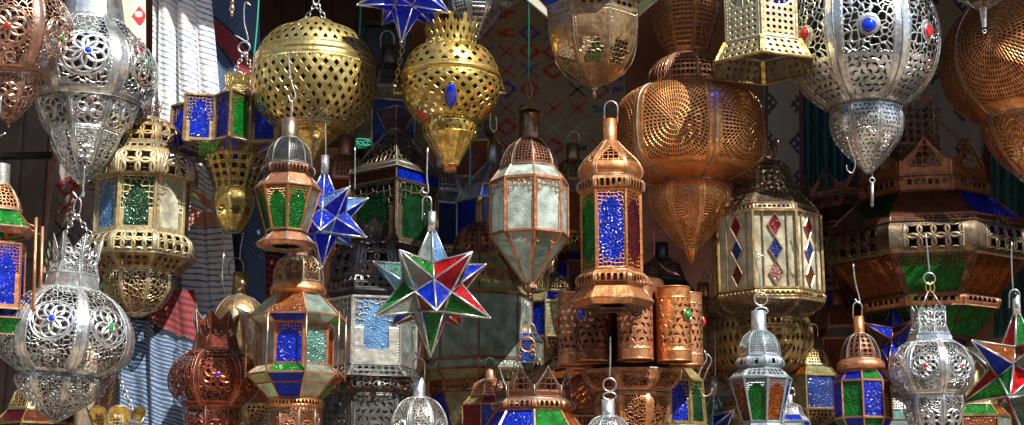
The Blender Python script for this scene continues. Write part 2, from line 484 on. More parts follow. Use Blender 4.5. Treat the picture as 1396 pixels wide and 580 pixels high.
    def lathe(s, name, prof, metal=None, n=24, **kw):
        return s.tier(name, prof, kw.pop('pat', None), n=n, rot=0, bulge=1, metal=metal, curve=kw.pop('curve', len(prof) > 3), trim=kw.pop('trim', False), **kw)
    def glass(s, name, prof, cols, metal=None, bar=1.2, arch=None, n=None, rot=None, star=None, pat=None, inset=.5, edge=True, start=0, lw=.62, v1=.55, v2=.86, v0=.07, neck=0, bot=0, split=None, **kw):
        n = n or s.n; rot = s.rot if rot is None else radians(rot)+face(s.cx, s.dep); metal = metal or s.metal
        pos, pr = s.surf(prof, n, rot, 0, False, star)
        mb = MB(); B = bar*s.sc
        for k in range(n):
            a, b, c, d = pos(k, 0, 0), pos(k, 1, 0), pos(k, 1, 1), pos(k, 0, 1)
            mb.tube([a, d], B, 4); mb.tube([a, b], B*.9, 4); mb.tube([d, c], B*.9, 4)
        if arch:
            def w_(v):
                if v <= v0 or v >= v2: return 0.0
                if bot and v < v0+bot:
                    q = (v-v0)/bot; return lw*(.35+.65*q**.7)
                if v <= v1: return lw
                q = (v-v1)/(v2-v1)
                if neck and q < .18: return lw*(1-neck)
                base = lw*(1-q**1.5)**.75
                return max(.0, base*(1+.07*sin(q*26)))
            vs = sorted(set([0, v0-1e-3, v0+1e-3, 1, v2+1e-3, v1] + [v0+(v2-v0)*i/26 for i in range(1, 26)]))
            vs = [v for v in vs if 0 <= v <= 1]
            for k in range(n):
                W = (pos(k, 0, .5)-pos(k, 1, .5)).length; H = (pos(k, .5, 0)-pos(k, .5, 1)).length; h = min(W, H)/2
                Wm = W
                ctr = (pos(k, .5, .5)); no = Vector((ctr.x, ctr.y, 0)).normalized()*(-B*.1)
                def uvf(a, v): 
                    wd = (pos(k, 0, 1-v)-pos(k, 1, 1-v)).length
                    return ((a, v), ((a-.5)*wd/h, (v-.5)*H/h))
                for i in range(len(vs)-1):
                    va, vb = vs[i], vs[i+1]; wa, wb = w_(va), w_(vb)
                    if i == 0 or (wa == 0 and wb == 0): wa = wb = 0
                    for sg in (-1, 1):
                        q = [(.5+sg*.5, va), (.5+sg*.5*wa, va), (.5+sg*.5*wb, vb), (.5+sg*.5, vb)]
                        if sg > 0: q = q[::-1]
                        mb.face([pos(k, a_, 1-v_)+no for a_, v_ in q], 1, [uvf(a_, v_) for a_, v_ in q])
        pk = dict(k=kw.get('k', 4.2), mu=.08, mv=.03, web=.1)
        if arch: pk['vmin'] = kw.get('hv', v1-.02)
        if bot: pk.pop('vmin', None); pk['vmax'] = 2.0
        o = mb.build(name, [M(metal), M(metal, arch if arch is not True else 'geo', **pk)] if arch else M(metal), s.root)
        for k in range(n):
            ci = cols[(k+start) % len(cols)]
            if ci is None: continue
            e = .02
            q = [pos(k, a_, t_) for a_, t_ in ((e, e), (e, 1-e), (1-e, 1-e), (1-e, e))]
            c = (q[0]+q[2])/2; no = Vector((c.x, c.y, 0)).normalized()*(-inset*3*s.sc if arch else -inset*s.sc)
            g = MB(); g.face([p+no for p in q]); g.build('glass_pane', G(ci), o)
        return o
    def tipball(s, y, r, metal=None, name='finial', h=None):
        g = MB(); _, z = s.pt(0, y); R = r*s.sc; h = (h or r)*s.sc
        g.ell((0, 0, z), R, R, h*.55); g.ell((0, 0, z-h*1.2), R*.5, R*.5, h*1.1, seg=10); g.ell((0, 0, z+h*.8), R*.6, R*.6, h*.5, seg=10)
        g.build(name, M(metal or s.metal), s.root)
    def loc(s, px, py, dy=0.0):
        return P(px, py, s.dep+dy) - s.base
    def wire(s, pts, r=1.1, name='wire_hook', metal='wire', dy=0.0, sides=6):
        g = MB(); q = [s.loc(p[0], p[1], dy+(p[2] if len(p) > 2 else 0)) for p in pts]
        q = smoothpts(q); g.tube(q, r*s.sc, sides); g.build(name, M(metal), s.root)
    def ring(s, px, py, r, rw=1.0, name='ring', metal='wire', dy=0.0, ry=None):
        g = MB(); c = s.loc(px, py, dy); ry = ry or r
        g.tube([c+Vector((cos(a*pi/12)*r*s.sc, 0, sin(a*pi/12)*ry*s.sc)) for a in range(24)], rw*s.sc, 6, closed=True); g.build(name, M(metal), s.root)
    def chain(s, p0, p1, L=8, w_=2.6, metal='wire', dy=0.0, dy2=None, rw=.75):
        a, b = s.loc(p0[0], p0[1], dy), s.loc(p1[0], p1[1], dy if dy2 is None else dy2); d = (b-a); n = max(2, round(d.length/(L*.72*s.sc)))
        g = MB(); dn = d.normalized(); s1 = dn.orthogonal().normalized(); s1 = dn.cross(Vector((0, 1, 0))).normalized(); s2 = dn.cross(s1)
        for i in range(n):
            c = a+d*((i+.5)/n); sd = (s1*.9+s2*.35).normalized() if i % 2 == 0 else (s1*.35+s2*.9).normalized()
            g.tube([c+dn*(cos(q*pi/6)*L*.5*s.sc)+sd*(sin(q*pi/6)*w_*s.sc) for q in range(12)], rw*s.sc, 5, closed=True)
        g.build('chain', M(metal), s.root)
    def handle(s, px, y0, y1, hw, metal='wire', r=1.0, dy=0.0):
        # inverted U shaped wire bail from the tube top y1 up to y0
        pts = [(px-hw, y1)]+[(px-hw*cos(q*pi/8), y0+hw*1.1-hw*1.1*sin(q*pi/8)) for q in range(9)]+[(px+hw, y1)]
        g = MB(); g.tube([s.loc(p[0], p[1], dy) for p in pts], r*s.sc, 6); g.build('handle', M(metal), s.root)
    def done(s):
        return s.root
def smoothpts(q, k=5):
    if len(q) < 3: return q
    out = []
    n = (len(q)-1)*k
    for i in range(n+1): out.append(Vector(catmull([tuple(p) for p in q], i/n)))
    return out
# ------------------------------------------------------------------ setting materials
def plain(name, col, rough=.85, sc=6, var=.25, bump=.3, bs=40, col2=None, metal=0.0):
    N = Nt(name); b = N.node('ShaderNodeBsdfPrincipled'); oc = N.obj()
    n1 = N.noise(oc, sc, 5, .6); c2 = col2 or tuple(x*(1-var*1.6) for x in col)
    N.put(b.inputs['Base Color'], N.mix(N.smooth(n1, .35, .65), col, c2)); b.inputs['Roughness'].default_value = rough
    b.inputs['Metallic'].default_value = metal
    bu = N.node('ShaderNodeBump'); bu.inputs['Strength'].default_value = bump; bu.inputs['Distance'].default_value = .01
    N.put(bu.inputs['Height'], N.noise(oc, bs, 4)); N.t.links.new(bu.outputs[0], b.inputs['Normal']); N.t.links.new(b.outputs[0], N.out.inputs[0]); return N.mat
M_PLASTER = plain('pink_plaster', (.60,.30,.20), sc=5, var=.3)
M_WOOD = plain('dark_wood', (.07,.032,.02), .6, sc=9); M_WOODL = plain('weathered_wood', (.42,.33,.22), .8, sc=14, var=.4)
M_GREYW = plain('grey_wall', (.13,.11,.10), .9); M_GROUND = plain('dusty_paving', (.28,.21,.15), .9, sc=2)
M_SHADE_AWN = plain('shade_awning_canvas', (.06,.05,.04), .95); M_BLACK = plain('blackened_steel', (.02,.02,.02), .6, metal=.5)
def cloth_mat(name, kind):
    N = Nt(name); b = N.node('ShaderNodeBsdfPrincipled'); u, v = N.uv('iso'); b.inputs['Roughness'].default_value = .95
    b.inputs['Sheen Weight'].default_value = .15
    wv = N.noise(N.vec(u*3, v*3), 2.0, 3)-.5; fine = N.noise(N.vec(u*30, v*260), 1.0, 2); fv = N.noise(N.vec(u*260, v*30), 1.0, 2)
    if kind == 'stripe':      # white and blue weft lines with salmon bands
        t = v*1.0+wv*.03+(v > -.03)*u*.5
        line = N.smooth(((t*330.0)+fine*3.0).sin(), .35, .95)*N.smooth(N.noise(N.vec(u*6, v*9), 1.0, 2), .25, .5)
        c = N.mix(line*.95, (.80,.78,.72), (.08,.16,.38))
        band = N.ramp(((t+.65)/1.3).fr(), [(0, (0,0,0)), (.44, (0,0,0)), (.445, (1,1,1)), (.485, (1,1,1)), (.49, (0,0,0)), (.51, (0,0,0)), (.515, (1,1,1)), (.53, (1,1,1)), (.535, (0,0,0))], True)
        c = N.mix(E(N, band), c, N.mix(fine, (.80,.42,.28), (.55,.22,.14)))
    elif kind == 'denim':
        t = v+u*.55+wv*.1
        line = N.smooth((t*620.0+fine*3).sin(), .1, .9)
        c = N.mix(line*.55, (.035,.065,.14), (.16,.24,.36))
        x = u - .055 + v*0
        band = (N.m('SQRT', (u+.17)*(u+.17)+(v-.07)*(v-.07)) - .31).abs()
        c = N.mix(band < .028, c, N.mix(fv, (.28,.03,.03), (.18,.02,.03)))
        c = N.mix(((band-.034).abs()) < .004, c, (.01,.01,.012))
    elif kind == 'redblue':
        t = v*1.0+u*.35+wv*.05
        line = N.smooth((t*520.0+fine*3).sin(), 0.0, .7)
        c = N.mix(line*.75, (.03,.07,.17), (.27,.32,.34))
        q = (((t+wv*.2)*1.55)+.12).fr()
        c = N.mix((q-.5).abs() < .10, c, N.mix(N.smooth((t*300.0).sin()+fine, .2, 1.2), (.22,.03,.03), (.09,.015,.02)))
        c = N.mix(((q-.5).abs()-.115).abs() < .012, c, (.01,.01,.02))
        mot = N.vor(N.vec(u, v), 14, 'F1', dim='2D')
    elif kind in ('kilim', 'greyred'):
        g = (12.0, 13.0) if kind == 'kilim' else (20.0, 14.0)
        a, d = u*g[0], v*g[1]*1.05; ia, idd = a.fl(), d.fl(); fa, fd = (a.fr()-.5).abs(), (d.fr()-.5).abs()
        wn = N.node('ShaderNodeTexWhiteNoise', noise_dimensions='2D'); N.t.links.new(N.vec(ia, idd), wn.inputs[0]); r = E(N, wn.outputs[0])
        sa, sd = (fa*9).fl()/9.0, (fd*9).fl()/9.0
        dia = ((sa+sd) < .42)*(1.0-((sa+sd) < .12)); xx = ((sa-sd).abs() < .09)*(fa < .38); bars = ((fd < .2)*(fa < .4)*(((a*4).sin()*(d*14).sin()) > -.2))
        m = (r < .30)*dia+(r > .30)*(r < .62)*xx+(r > .62)*(r < .9)*bars
        r2 = (r*7.31).fr()
        pal = N.ramp(r2, [(0, (.38,.02,.02)), (.3, (.06,.04,.28)), (.5, (.02,.02,.02)), (.62, (.05,.14,.22)), (.75, (.30,.05,.04)), (.9, (.36,.33,.26))], True)
        basec = (.34,.27,.16) if kind == 'kilim' else (.30,.27,.24)
        c = N.mix(m.min(1.0)*N.smooth(N.noise(N.vec(u*60, v*60), 1.0, 3), .2, .5)*1.0, N.mix(N.noise(N.vec(u*8, v*8), 1.5, 4), basec, tuple(x*.55 for x in basec)), pal)
    elif kind == 'whitered':
        a, d = u*13, v*9.5; ia = a.fl(); fa, fd = (a.fr()-.5).abs(), (d.fr()-.5)
        dot = (((u*130).sin()*(v*130).sin()) > -.25)*(fa*1.2+fd.abs() < .34)
        c = N.mix(dot, N.mix(fine*.3, (.74,.68,.55), (.5,.44,.34)), (.62,.03,.04))
        c = N.mix((u-.06).abs() < .003, c, (.12,.10,.08))
    elif kind == 'teal':
        c = N.mix(N.smooth((u*420+fv*4).sin(), -.2, .8), (.012,.055,.06), (.03,.16,.15))
    elif kind == 'cream':
        a = u*9.0; d = v*7.0; fa, fd = (a.fr()-.5).abs(), (d.fr()-.5).abs()
        m = ((fa+fd) < .3)*(((u*190).sin()*(v*190).sin()) > -.3)
        edge = (N.uv('norm')[0]-.5).abs() > .40
        c = N.mix(m*.9, N.mix(fine, (.42,.38,.30), (.28,.25,.20)), (.03,.03,.05)); c = N.mix(edge, c, N.mix(fv, (.30,.05,.03), (.06,.04,.06)))
    N.put(b.inputs['Base Color'], c)
    bu = N.node('ShaderNodeBump'); bu.inputs['Strength'].default_value = .6; bu.inputs['Distance'].default_value = .003
    N.put(bu.inputs['Height'], fine+fv+wv*3); N.t.links.new(bu.outputs[0], b.inputs['Normal']); N.t.links.new(b.outputs[0], N.out.inputs[0]); return N.mat
def cloth(name, label, cat, quad, dep, mat, folds=5, amp=.02, seed=0, group=None):
    # quad: top left, top right, bottom right, bottom left in photo pixels, hung at distance dep
    a, b, c, d = [P(x, y, dep) for x, y in quad]
    rr = random.Random(seed); ph = [rr.uniform(0, 6) for _ in range(4)]
    W = ((a-b).length+(c-d).length)/2; H = (a-d).length
    def pos(u, v):
        p = (a*(1-u)+b*u)*(1-v)+(d*(1-u)+c*u)*v
        uu = u+.05*sin(u*6+ph[1])+.03*sin(v*4+ph[2]+u*9); y = amp*(.6+.5*v+.4*sin(u*5+ph[3]))*(sin(uu*folds*2*pi+ph[0]+v*1.3)+.45*sin(u*folds*4.3*pi+ph[1]-v*2)+.3*sin(v*5+ph[2]+u*3))
        return p + Vector((amp*.5*sin(u*folds*2*pi+ph[3]+v*2), y, 0))
    mb = MB(); off = Vector((0, .006, 0))
    uvf = lambda u, v: ((u, 1-v), ((u-.5)*W, (.5-v)*H))
    mb.grid(pos, uvf, 70, 40); mb.grid(lambda u, v: pos(1-u, v)+off, lambda u, v: uvf(1-u, v), 70, 40)
    # hems close the thickness
    for k in range(70):
        for v in (0, 1):
            q = [pos(k/70, v), pos((k+1)/70, v), pos((k+1)/70, v)+off, pos(k/70, v)+off]; mb.face(q)
    for k in range(40):
        for u in (0, 1):
            q = [pos(u, k/40), pos(u, (k+1)/40), pos(u, (k+1)/40)+off, pos(u, k/40)+off]; mb.face(q)
    o = mb.build(name, mat); return tag(o, label, cat, group)
def struct(name, a, b, m, label=None, cat=None):
    mb = MB(); a, b = Vector(a), Vector(b); mb.box(a, b); o = mb.build(name, m)
    if label: return tag(o, label, cat)
    o['kind'] = 'structure'; return o

# ------------------------------------------------------------------ the place
mb = MB(); mb.face([(-60, -60, 0), (60, -60, 0), (60, 60, 0), (-60, 60, 0)]); tag(mb.build('ground', M_GROUND), kind='structure')
struct('wall', (-3.2, 1.75, 0), (3.2, 1.95, 4.2), M_PLASTER, 'pink plastered back wall seen in the gaps between the lanterns', 'wall')
struct('side_wall', (-2.2, .1, 0), (-1.98, 1.74, 4.2), M_GREYW, 'side wall closing the shop on the left', 'wall')
struct('side_wall', (1.98, .1, 0), (2.2, 1.74, 4.2), M_GREYW, 'side wall closing the shop on the right', 'wall')
struct('ceiling', (-2.2, .5, 4.21), (2.2, 1.95, 4.35), M_WOOD)
# unseen canvas added above the shop front, edge slanted to set the shade line
mb = MB()
e0, e1 = Vector((-2.2, .28, 3.92)), Vector((2.2, -.62, 3.92)); b0, b1 = Vector((-2.2, .6, 4.2)), Vector((2.2, .6, 4.2)); up = Vector((0, 0, .02))
mb.face([e0, e1, b1, b0]); mb.face([b0+up, b1+up, e1+up, e0+up]); mb.face([e1, e0, e0+up, e1+up]); mb.face([e0, b0, b0+up, e0+up]); mb.face([b1, e1, e1+up, b1+up])
tag(mb.build('shade_awning', M_SHADE_AWN), 'unseen brown canvas added over the stall to shade the rear lanterns', 'shade_awning')
# houses across the lane, behind the camera
struct('building', (-12, -13, 0), (-.55, -8, 6.8), plain('ochre_plaster', (.45,.27,.17)), 'ochre house across the lane', 'house')
struct('building', (-.5, -13, 0), (12, -8.3, 6.0), plain('pale_plaster', (.55,.45,.34)), 'pale house across the lane', 'house')

# dark shutters, posts and panels deep in the stall
def panel(name, label, cat, x0, y0, x1, y1, dep, m, th=.03, slats=0, frame=.018):
    a, b = P(x0, y1, dep), P(x1, y0, dep); root = empty(name, (a.x, dep, a.z), label, cat); mb = MB()
    W, H = b.x-a.x, b.z-a.z
    mb.box((0, 0, 0), (W, th*.5, H)); mb.build('board', m, root); mb = MB()
    for k in range(slats+1):
        x = k*(W-frame)/max(1, slats); mb.box((x, -.012, 0), (x+frame, -.001, H))
    mb.build('stile', m, root); mb = MB()
    for z in (0, H*.48, H-frame): mb.box((0.001, -.018, z), (W-.001, -.0125, z+frame))
    mb.build('rail', m, root); return root
panel('shutter', 'dark brown wooden shutter behind the large brass globe', 'shutter', 335, -30, 520, 200, 1.3, M_WOOD, slats=5)
panel('shutter', 'grey brown folding shutter in the shade at the far left', 'shutter', -80, 60, 75, 640, .95, plain('grey_board', (.16,.12,.10), .8), slats=3)
panel('door', 'dark green framed glass door standing behind the blue stars', 'door', 485, 30, 560, 330, 1.25, plain('dark_green_paint', (.012,.03,.025), .3), slats=2)
mb = MB(); mb.tube([P(-20, 214, .8), P(70, 212, .8)], .012, 6); tag(mb.build('rail', M_BLACK), 'black horizontal bar across the shaded shutter at left', 'rail')

cloth('kilim_rug', 'beige kilim rug with small red, blue and black motifs hanging on the back wall', 'rug', [(628, -60), (850, -60), (850, 560), (628, 560)], 1.25, cloth_mat('kilim', 'kilim'), 1.2, .012, 1)
cloth('hanging_cloth', 'white cloth with blue weft lines and salmon bands hanging in the sun', 'cloth', [(208, -60), (280, -60), (345, 640), (196, 640)], .46, cloth_mat('striped_weave', 'stripe'), 3.2, .016, 2)
cloth('hanging_cloth', 'dark blue rug with a curved red band beside the white striped cloth', 'rug', [(225, -60), (352, -60), (360, 420), (225, 420)], .50, cloth_mat('blue_rug_weave', 'denim'), 1.4, .012, 3)
cloth('hanging_cloth', 'blue and grey striped rug with red bands hanging low at the left', 'rug', [(160, 395), (262, 395), (300, 660), (150, 660)], .36, cloth_mat('red_blue_weave', 'redblue'), 3, .012, 4)
cloth('hanging_cloth', 'blue striped rug in the shade behind the small copper-topped lanterns', 'rug', [(262, 330), (420, 330), (420, 640), (262, 640)], .56, cloth_mat('red_blue_weave_shade', 'redblue'), 3, .015, 5)
cloth('hanging_cloth', 'off white cloth with red dotted triangles at the upper left', 'cloth', [(150, -60), (197, -60), (197, 150), (150, 150)], .42, cloth_mat('white_red_weave', 'whitered'), .7, .008, 6)
cloth('hanging_cloth', 'grey cloth with faded red motifs draped below the tall silver lantern', 'cloth', [(78, 130), (150, 130), (118, 470), (40, 470)], .45, cloth_mat('grey_red_weave', 'greyred'), 2, .02, 7)
cloth('curtain', 'dark teal curtain hanging behind the large silver globe', 'curtain', [(1096, -60), (1205, -60), (1205, 330), (1096, 330)], 1.2, cloth_mat('teal_weave', 'teal'), 5, .02, 8)
cloth('curtain', 'dark teal curtain at the right edge behind the copper gourd', 'curtain', [(1350, -60), (1450, -60), (1450, 460), (1350, 460)], 1.15, cloth_mat('teal_weave_edge', 'teal'), 5, .02, 9)
cloth('hanging_rug', 'cream rug strip with a red border right of the copper gourd', 'rug', [(1040, 40), (1097, 40), (1097, 300), (1040, 300)], 1.1, cloth_mat('cream_weave', 'cream'), .5, .008, 10)
cloth('hanging_rug', 'cream and black patterned rug strip right of the big silver globe', 'rug', [(1232, -40), (1352, -40), (1352, 300), (1232, 300)], 1.22, cloth_mat('cream_weave_dark', 'cream'), .6, .008, 11)
mb = MB(); mb.tube([P(105, 700, .3), P(128, 380, .3)], .028, 10); tag(mb.build('wooden_post', M_WOODL), 'weathered pale wooden post at the lower left behind the silver lantern', 'post')
struct('timber', P(1095, 470, 1.5), P(1175, 430, 1.7)+Vector((0, .05, 0)), M_WOOD, 'dark timber beam end between the two hanging lanterns at lower right', 'beam')

# ------------------------------------------------------------------ lanterns, left
def G_(**k): return k
# 1 copper and silver globe, top left corner
L = Lan('globe_lantern', 'copper lantern globe with silver rosette piercing cut by the top left corner', 12, 170, -.08, n=6, rot=-8, metal='mixcopper')
L.tier('globe', [(28,-25),(58,-2),(76,30),(77,62),(62,92),(38,106)], 'rosette', bulge=.9, mu=.13, k=4, gems=[(0,.5,36,4,4,'red'),(1,.5,53,4.5,4.5,'green')])
L.tier('cup', [(38,106),(37,122),(24,146),(8,164)], 'petal', bulge=.8, mu=.12); L.tipball(166, 4); L.wire([(12,-30),(12,-60),(12,-100)]); L.done()

# 2 silver gourd lantern
L = Lan('gourd_lantern', 'tall silver gourd lantern with pierced rosettes, pointed base and little blue gem', 112, 256, .10, n=6, rot=-5, metal='silver', front=False)
L.tier('neck', [(36,-40),(38,0),(43,30)], None, bulge=.6)
L.tier('body', [(43,30),(62,50),(84,72),(94,98),(90,122),(74,146)], 'rosette', bulge=.9, mu=.16, k=4.4, gems=[(0,.55,69,4.5,4.5,'blue'),(1,.5,86,4,5,'green')])
L.tier('lower_body', [(72,146),(64,166),(50,184)], 'petal', bulge=.35, mu=.10, n=8, rot=2, curve=True)
L.tier('base_cone', [(50,184),(46,198),(32,222),(15,240),(3,250)], 'petal', bulge=.3, n=8, rot=2, mu=.14, R=.8); L.tipball(251, 3.2, 'gold'); L.done()

# 5 large antique brass lantern behind
L = Lan('lantern', 'large antique brass lantern with pierced flared collars behind the silver gourd lantern', 186, 442, .27, n=8, rot=-8, metal='palebrass', front=True)
L.tier('crown', [(22,128),(16,160)], 'petal', crown='ogee', cd=.5, metal='darkcopper')
L.tier('dome', [(20,158),(42,164),(54,178),(56,192)], 'lattice', metal='oldbrass', bulge=.2, k=1.3)
L.tier('collar', [(58,193),(64,200)], 'slotrow', metal='oldbrass', K=5)
L.tier('upper_flange', [(64,200),(76,212),(76,232),(66,237)], 'lattice', bulge=.15, k=1.25, mv=.14, metal='palebrass')
L.glass('body', [(64,238),(64,312)], ['darkgreen','cream','clear','blue','darkgreen','clear','skyblue','skyblue'], arch='geo', bar=2.0, lw=.66, v1=.42, v2=.86, k=3, metal='palebrass')
L.tier('lower_flange', [(66,313),(77,322),(78,336),(74,343)], 'lattice', bulge=.15, k=1.25, mv=.12)
L.tier('lower_collar', [(74,343),(52,366)], 'lattice', metal='oldbrass', k=1.4, mv=.15)
L.tier('base_cup', [(46,367),(48,376),(46,392),(32,414),(8,430)], 'filigree', metal='palebrass', bulge=.3, k=3.2); L.done()

# 4 big silver globe with crown
L = Lan('globe_lantern', 'large round silver lantern with zigzag crown, blue and green gems and pointed base', 74, 578, -.12, n=7, rot=-14, metal='silver', tilt=4.2)
L.tier('crown', [(35,322),(31,360),(36,376)], 'petal', crown='valley', cd=.28, mu=.12)
L.tier('neck_ring', [(36,376),(38,394)], None, bulge=.1)
L.tier('globe', [(39,394),(68,412),(88,438),(93,464),(86,490),(54,513)], 'rosette', bulge=.9, mu=.13, mv=.05, k=4.6, gems=[(0,.5,433,4.5,4.5,'blue'),(1,.5,440,4.5,5,'green')])
L.tier('base_cone', [(54,512),(61,521),(50,540),(22,563),(2,577)], 'petal', bulge=.5, mu=.13, R=.7, n=8, rot=-14)
L.wire([(90,226),(90,245),(90,262),(84,270),(76,262)], dy=0); L.ring(84,283,5,1.1,ry=13); L.chain((83,293),(68,322),10,3.4); L.chain((83,293),(110,325),10,3.4); L.wire([(70,318),(64,334)], .9); L.wire([(107,320),(118,342)], .9); L.done()

# 3 copper framed lantern at the left edge
L = Lan('lantern', 'copper framed lantern with green and blue panes cut by the left edge', -8, 475, -.24, n=6, rot=20, metal='rosecopper', tilt=-2, front=True)
L.wire([(14,130),(9,165),(4,186),(18,182)]); L.handle(-2,192,222,10)
L.lathe('cap_tube', [(12,222),(12,250)], 'tin', curve=False)
L.tier('dome', [(14,250),(22,258),(30,272),(33,284)], 'geo', bulge=.4, k=3)
L.glass('shoulder', [(32,285),(50,306)], ['green','green','amber']); L.tier('collar', [(52,307),(40,316)], None)
L.glass('body', [(39,330),(39,420)], ['blue','blue','green'], arch='geo', neck=.2)
L.glass('lower_shoulder', [(52,432),(36,455)], ['green','blue'])
mb = MB()
for k in range(6):
    mb = MB(); a = L.rot+(k-.5)*pi/3; q = Vector((sin(a), -cos(a), 0))*62*L.sc
    mb.tube([q+Vector((0,0,L.pt(0,303)[1])), q+Vector((0,0,L.pt(0,452)[1]))], 2.3*L.sc, 8)
    mb.tube([q+Vector((0,0,L.pt(0,316)[1])), q*.6+Vector((0,0,L.pt(0,306)[1]))], 1.5*L.sc, 6)
    mb.tube([q+Vector((0,0,L.pt(0,440)[1])), q*.6+Vector((0,0,L.pt(0,430)[1]))], 1.5*L.sc, 6)
    mb.build('corner_rod', M('rosecopper'), L.root)
L.done()

# 6 brass arcade lantern with star plan
L = Lan('star_lantern', 'brass lantern with zigzag ring of blue and green arched panes and tapering base', 316, 318, .26, n=16, rot=6, metal='oldbrass')
L.ring(333,65,8,1.2); L.chain((333,72),(314,110),8,3); L.chain((334,72),(348,108),8,3); L.wire([(342,8),(334,4),(333,30),(338,56),(320,48)], dy=0)
L.tier('crown', [(20,103),(17,122)], 'dots', n=8, rot=0, crown='scallop', cd=.35, metal='gold', k=1.2)
L.tier('roof', [(17,121),(36,150)], 'geo', n=8, rot=0, metal='gold', k=3)
L.tier('top_plate', [(36,150),(88,147)], None, star=.72)
L.glass('arcade', [(88,147),(88,208)], ['green','blue','green','blue','green','blue','blue','green','blue','green','blue','blue','blue','blue','blue','blue'], arch='geo', star=.70, bar=2.2, lw=.66, v1=.45, v2=.9, neck=.25, metal='oldbrass', start=0)
L.tier('underside', [(88,208),(46,218)], 'geo', star=.78, metal='oldbrass', k=4)
L.tier('taper', [(46,216),(36,236),(26,262)], 'lattice', n=8, rot=10, metal='gold', k=1.5, curve=True, mu=.14)
L.tier('base_cup', [(26,262),(29,275),(24,296),(12,316)], 'medal', n=8, rot=10, metal='gold', k=4, bulge=.1, R=.6); L.tier('base_plate', [(12,316),(1,317)], None, n=8, rot=10); L.done()

# 7 big brass globe
L = Lan('globe_lantern', 'largest round brass globe lantern with lozenge holes and a raised band', 425, 222, .16, n=12, rot=0, metal='brass')
LZ = G_(K=4, lw=.22, lh=.40)
L.tier('scalloped_cap', [(22,30),(36,40)], None, n=12, crown='scallop', cd=.6, metal='gold')
L.lathe('upper_bowl', [(30,40),(54,46),(70,60),(80,78)], pat='lozenge', n=12, M=5, K=3, lw=.24, lh=.38, curve=True)
L.lathe('band', [(80,78),(82.5,82),(83.5,86),(83,89),(84,93)], 'brass')
L.lathe('lower_bowl', [(84,93),(84.5,118),(80,145),(66,166),(44,180)], pat='lozenge', n=12, M=10, K=3, lw=.25, lh=.42)
L.lathe('base_neck', [(44,178),(34,181),(33,186),(26,194)], 'gold'); L.lathe('base_cone', [(26,193),(14,206),(6,216),(2,222)], 'gold')
L.chain((430,6),(410,36),10,3); L.chain((432,6),(448,36),10,3); L.ring(431,0,4,1.2,ry=8); L.done()

# 8 hanging lantern with green glass
L = Lan('lantern', 'small brown lantern with green panes and dark dome, before the large brass globe', 390, 336, -.14, n=8, rot=22.5, metal='rosecopper', front=True)
L.wire([(400,72),(394,76),(397,110),(403,132),(396,138),(393,130)]); L.wire([(398,137),(398,152),(395,168)], 1.2)
L.lathe('cap_tube', [(2,160),(11.5,160),(12,186)], 'bronze', curve=False)
L.tier('dome', [(14,186),(25,194),(30,206),(32,220)], 'geo', bulge=.35, k=4.5, metal='iron', mu=.1)
L.tier('collar', [(33,220),(36,224),(35,230),(30,234)], 'slotrow', metal='darkcopper', K=5)
L.tier('shoulder', [(31,234),(45,248)], None)
L.glass('body', [(45,249),(28,311)], ['green','clear','green','blue','green','green','darkgreen','green'], arch='geo', lw=.8, v1=.55, v2=.86, start=0, bar=1.5, v0=.02)
L.tier('foot', [(22,312),(41,326)], 'dots', k=2.5, r=.12); L.tier('foot_rim', [(41,326),(37,332),(20,333)], None); L.done()

# 9 tall lantern with projecting corner posts
L = Lan('lantern', 'octagonal lantern with blue, teal and clear panes inside projecting copper corner posts', 400, 610, .0, n=8, rot=-12.5, metal='rosecopper', front=True)
L.tier('crown', [(16,335),(14,350)], None); L.tier('dome', [(16,346),(28,352),(34,366),(35,384)], 'petal', bulge=.4, metal='bronzegold', R=.8)
L.lathe('collar', [(35,384),(38,388),(39,393),(36,398)], 'copper', n=16)
L.glass('shoulder', [(36,399),(67,425)], ['amber','grey','clear','cream','amber','grey','cream','clear'])
L.glass('upper_slope', [(67,426),(51,437)], ['blue','grey','green','clear','cream','grey','olive','cream'])
L.glass('body', [(51,438),(51,494)], ['blue','teal','amber','clear','clear','teal','mirror','clear'], arch='geo', lw=.86, v0=.02, v1=.62, v2=.84, bar=1.6)
L.glass('lower_slope', [(51,495),(67,506)], ['green','grey','clear','cream','green','grey','clear','cream'])
L.glass('belt', [(67,507),(54,520)], ['blue','cream','brown','clear','blue','cream','cream','olive'])
L.glass('base_slope', [(54,521),(37,541)], ['blue','cream','green','cream','blue','cream','green','cream'])
L.lathe('base_collar', [(36,541),(40,545),(40,550),(36,555)], 'copper', n=16, pat='slotrow', K=3)
L.tier('base_cup', [(34,556),(34,580),(20,606)], 'petal', bulge=.5, R=.7, metal='rosecopper')
mb = MB()
for x, y in L.corners(8, L.rot):
    mb = MB(); q = Vector((x, y, 0))*68.5*L.sc; mb.tube([q+Vector((0,0,L.pt(67,420)[1])), q+Vector((0,0,L.pt(67,511)[1]))], 1.3*L.sc, 6); mb.build('corner_post', M('mixcopper'), L.root)
L.done()

# 10 wine coloured crown lantern
L = Lan('globe_lantern', 'wine red copper globe lantern with a pointed crown beside the blue rug', 288, 610, .12, n=8, rot=8, metal='wine')
L.tier('crown', [(33,426),(28,458),(34,480)], 'medal', crown='valley', cd=.22, k=4)
L.tier('globe', [(36,480),(54,494),(62,514),(58,536),(38,556)], 'rosette', bulge=.8, mu=.12, k=4, n=6, rot=4, gems=[(0,.5,511,3,3,'blue')])
L.tier('base_cup', [(38,556),(40,572),(32,592),(10,608)], 'petal', bulge=.6)
L.wire([(305,345),(303,380),(307,400)], dy=.02); L.done()
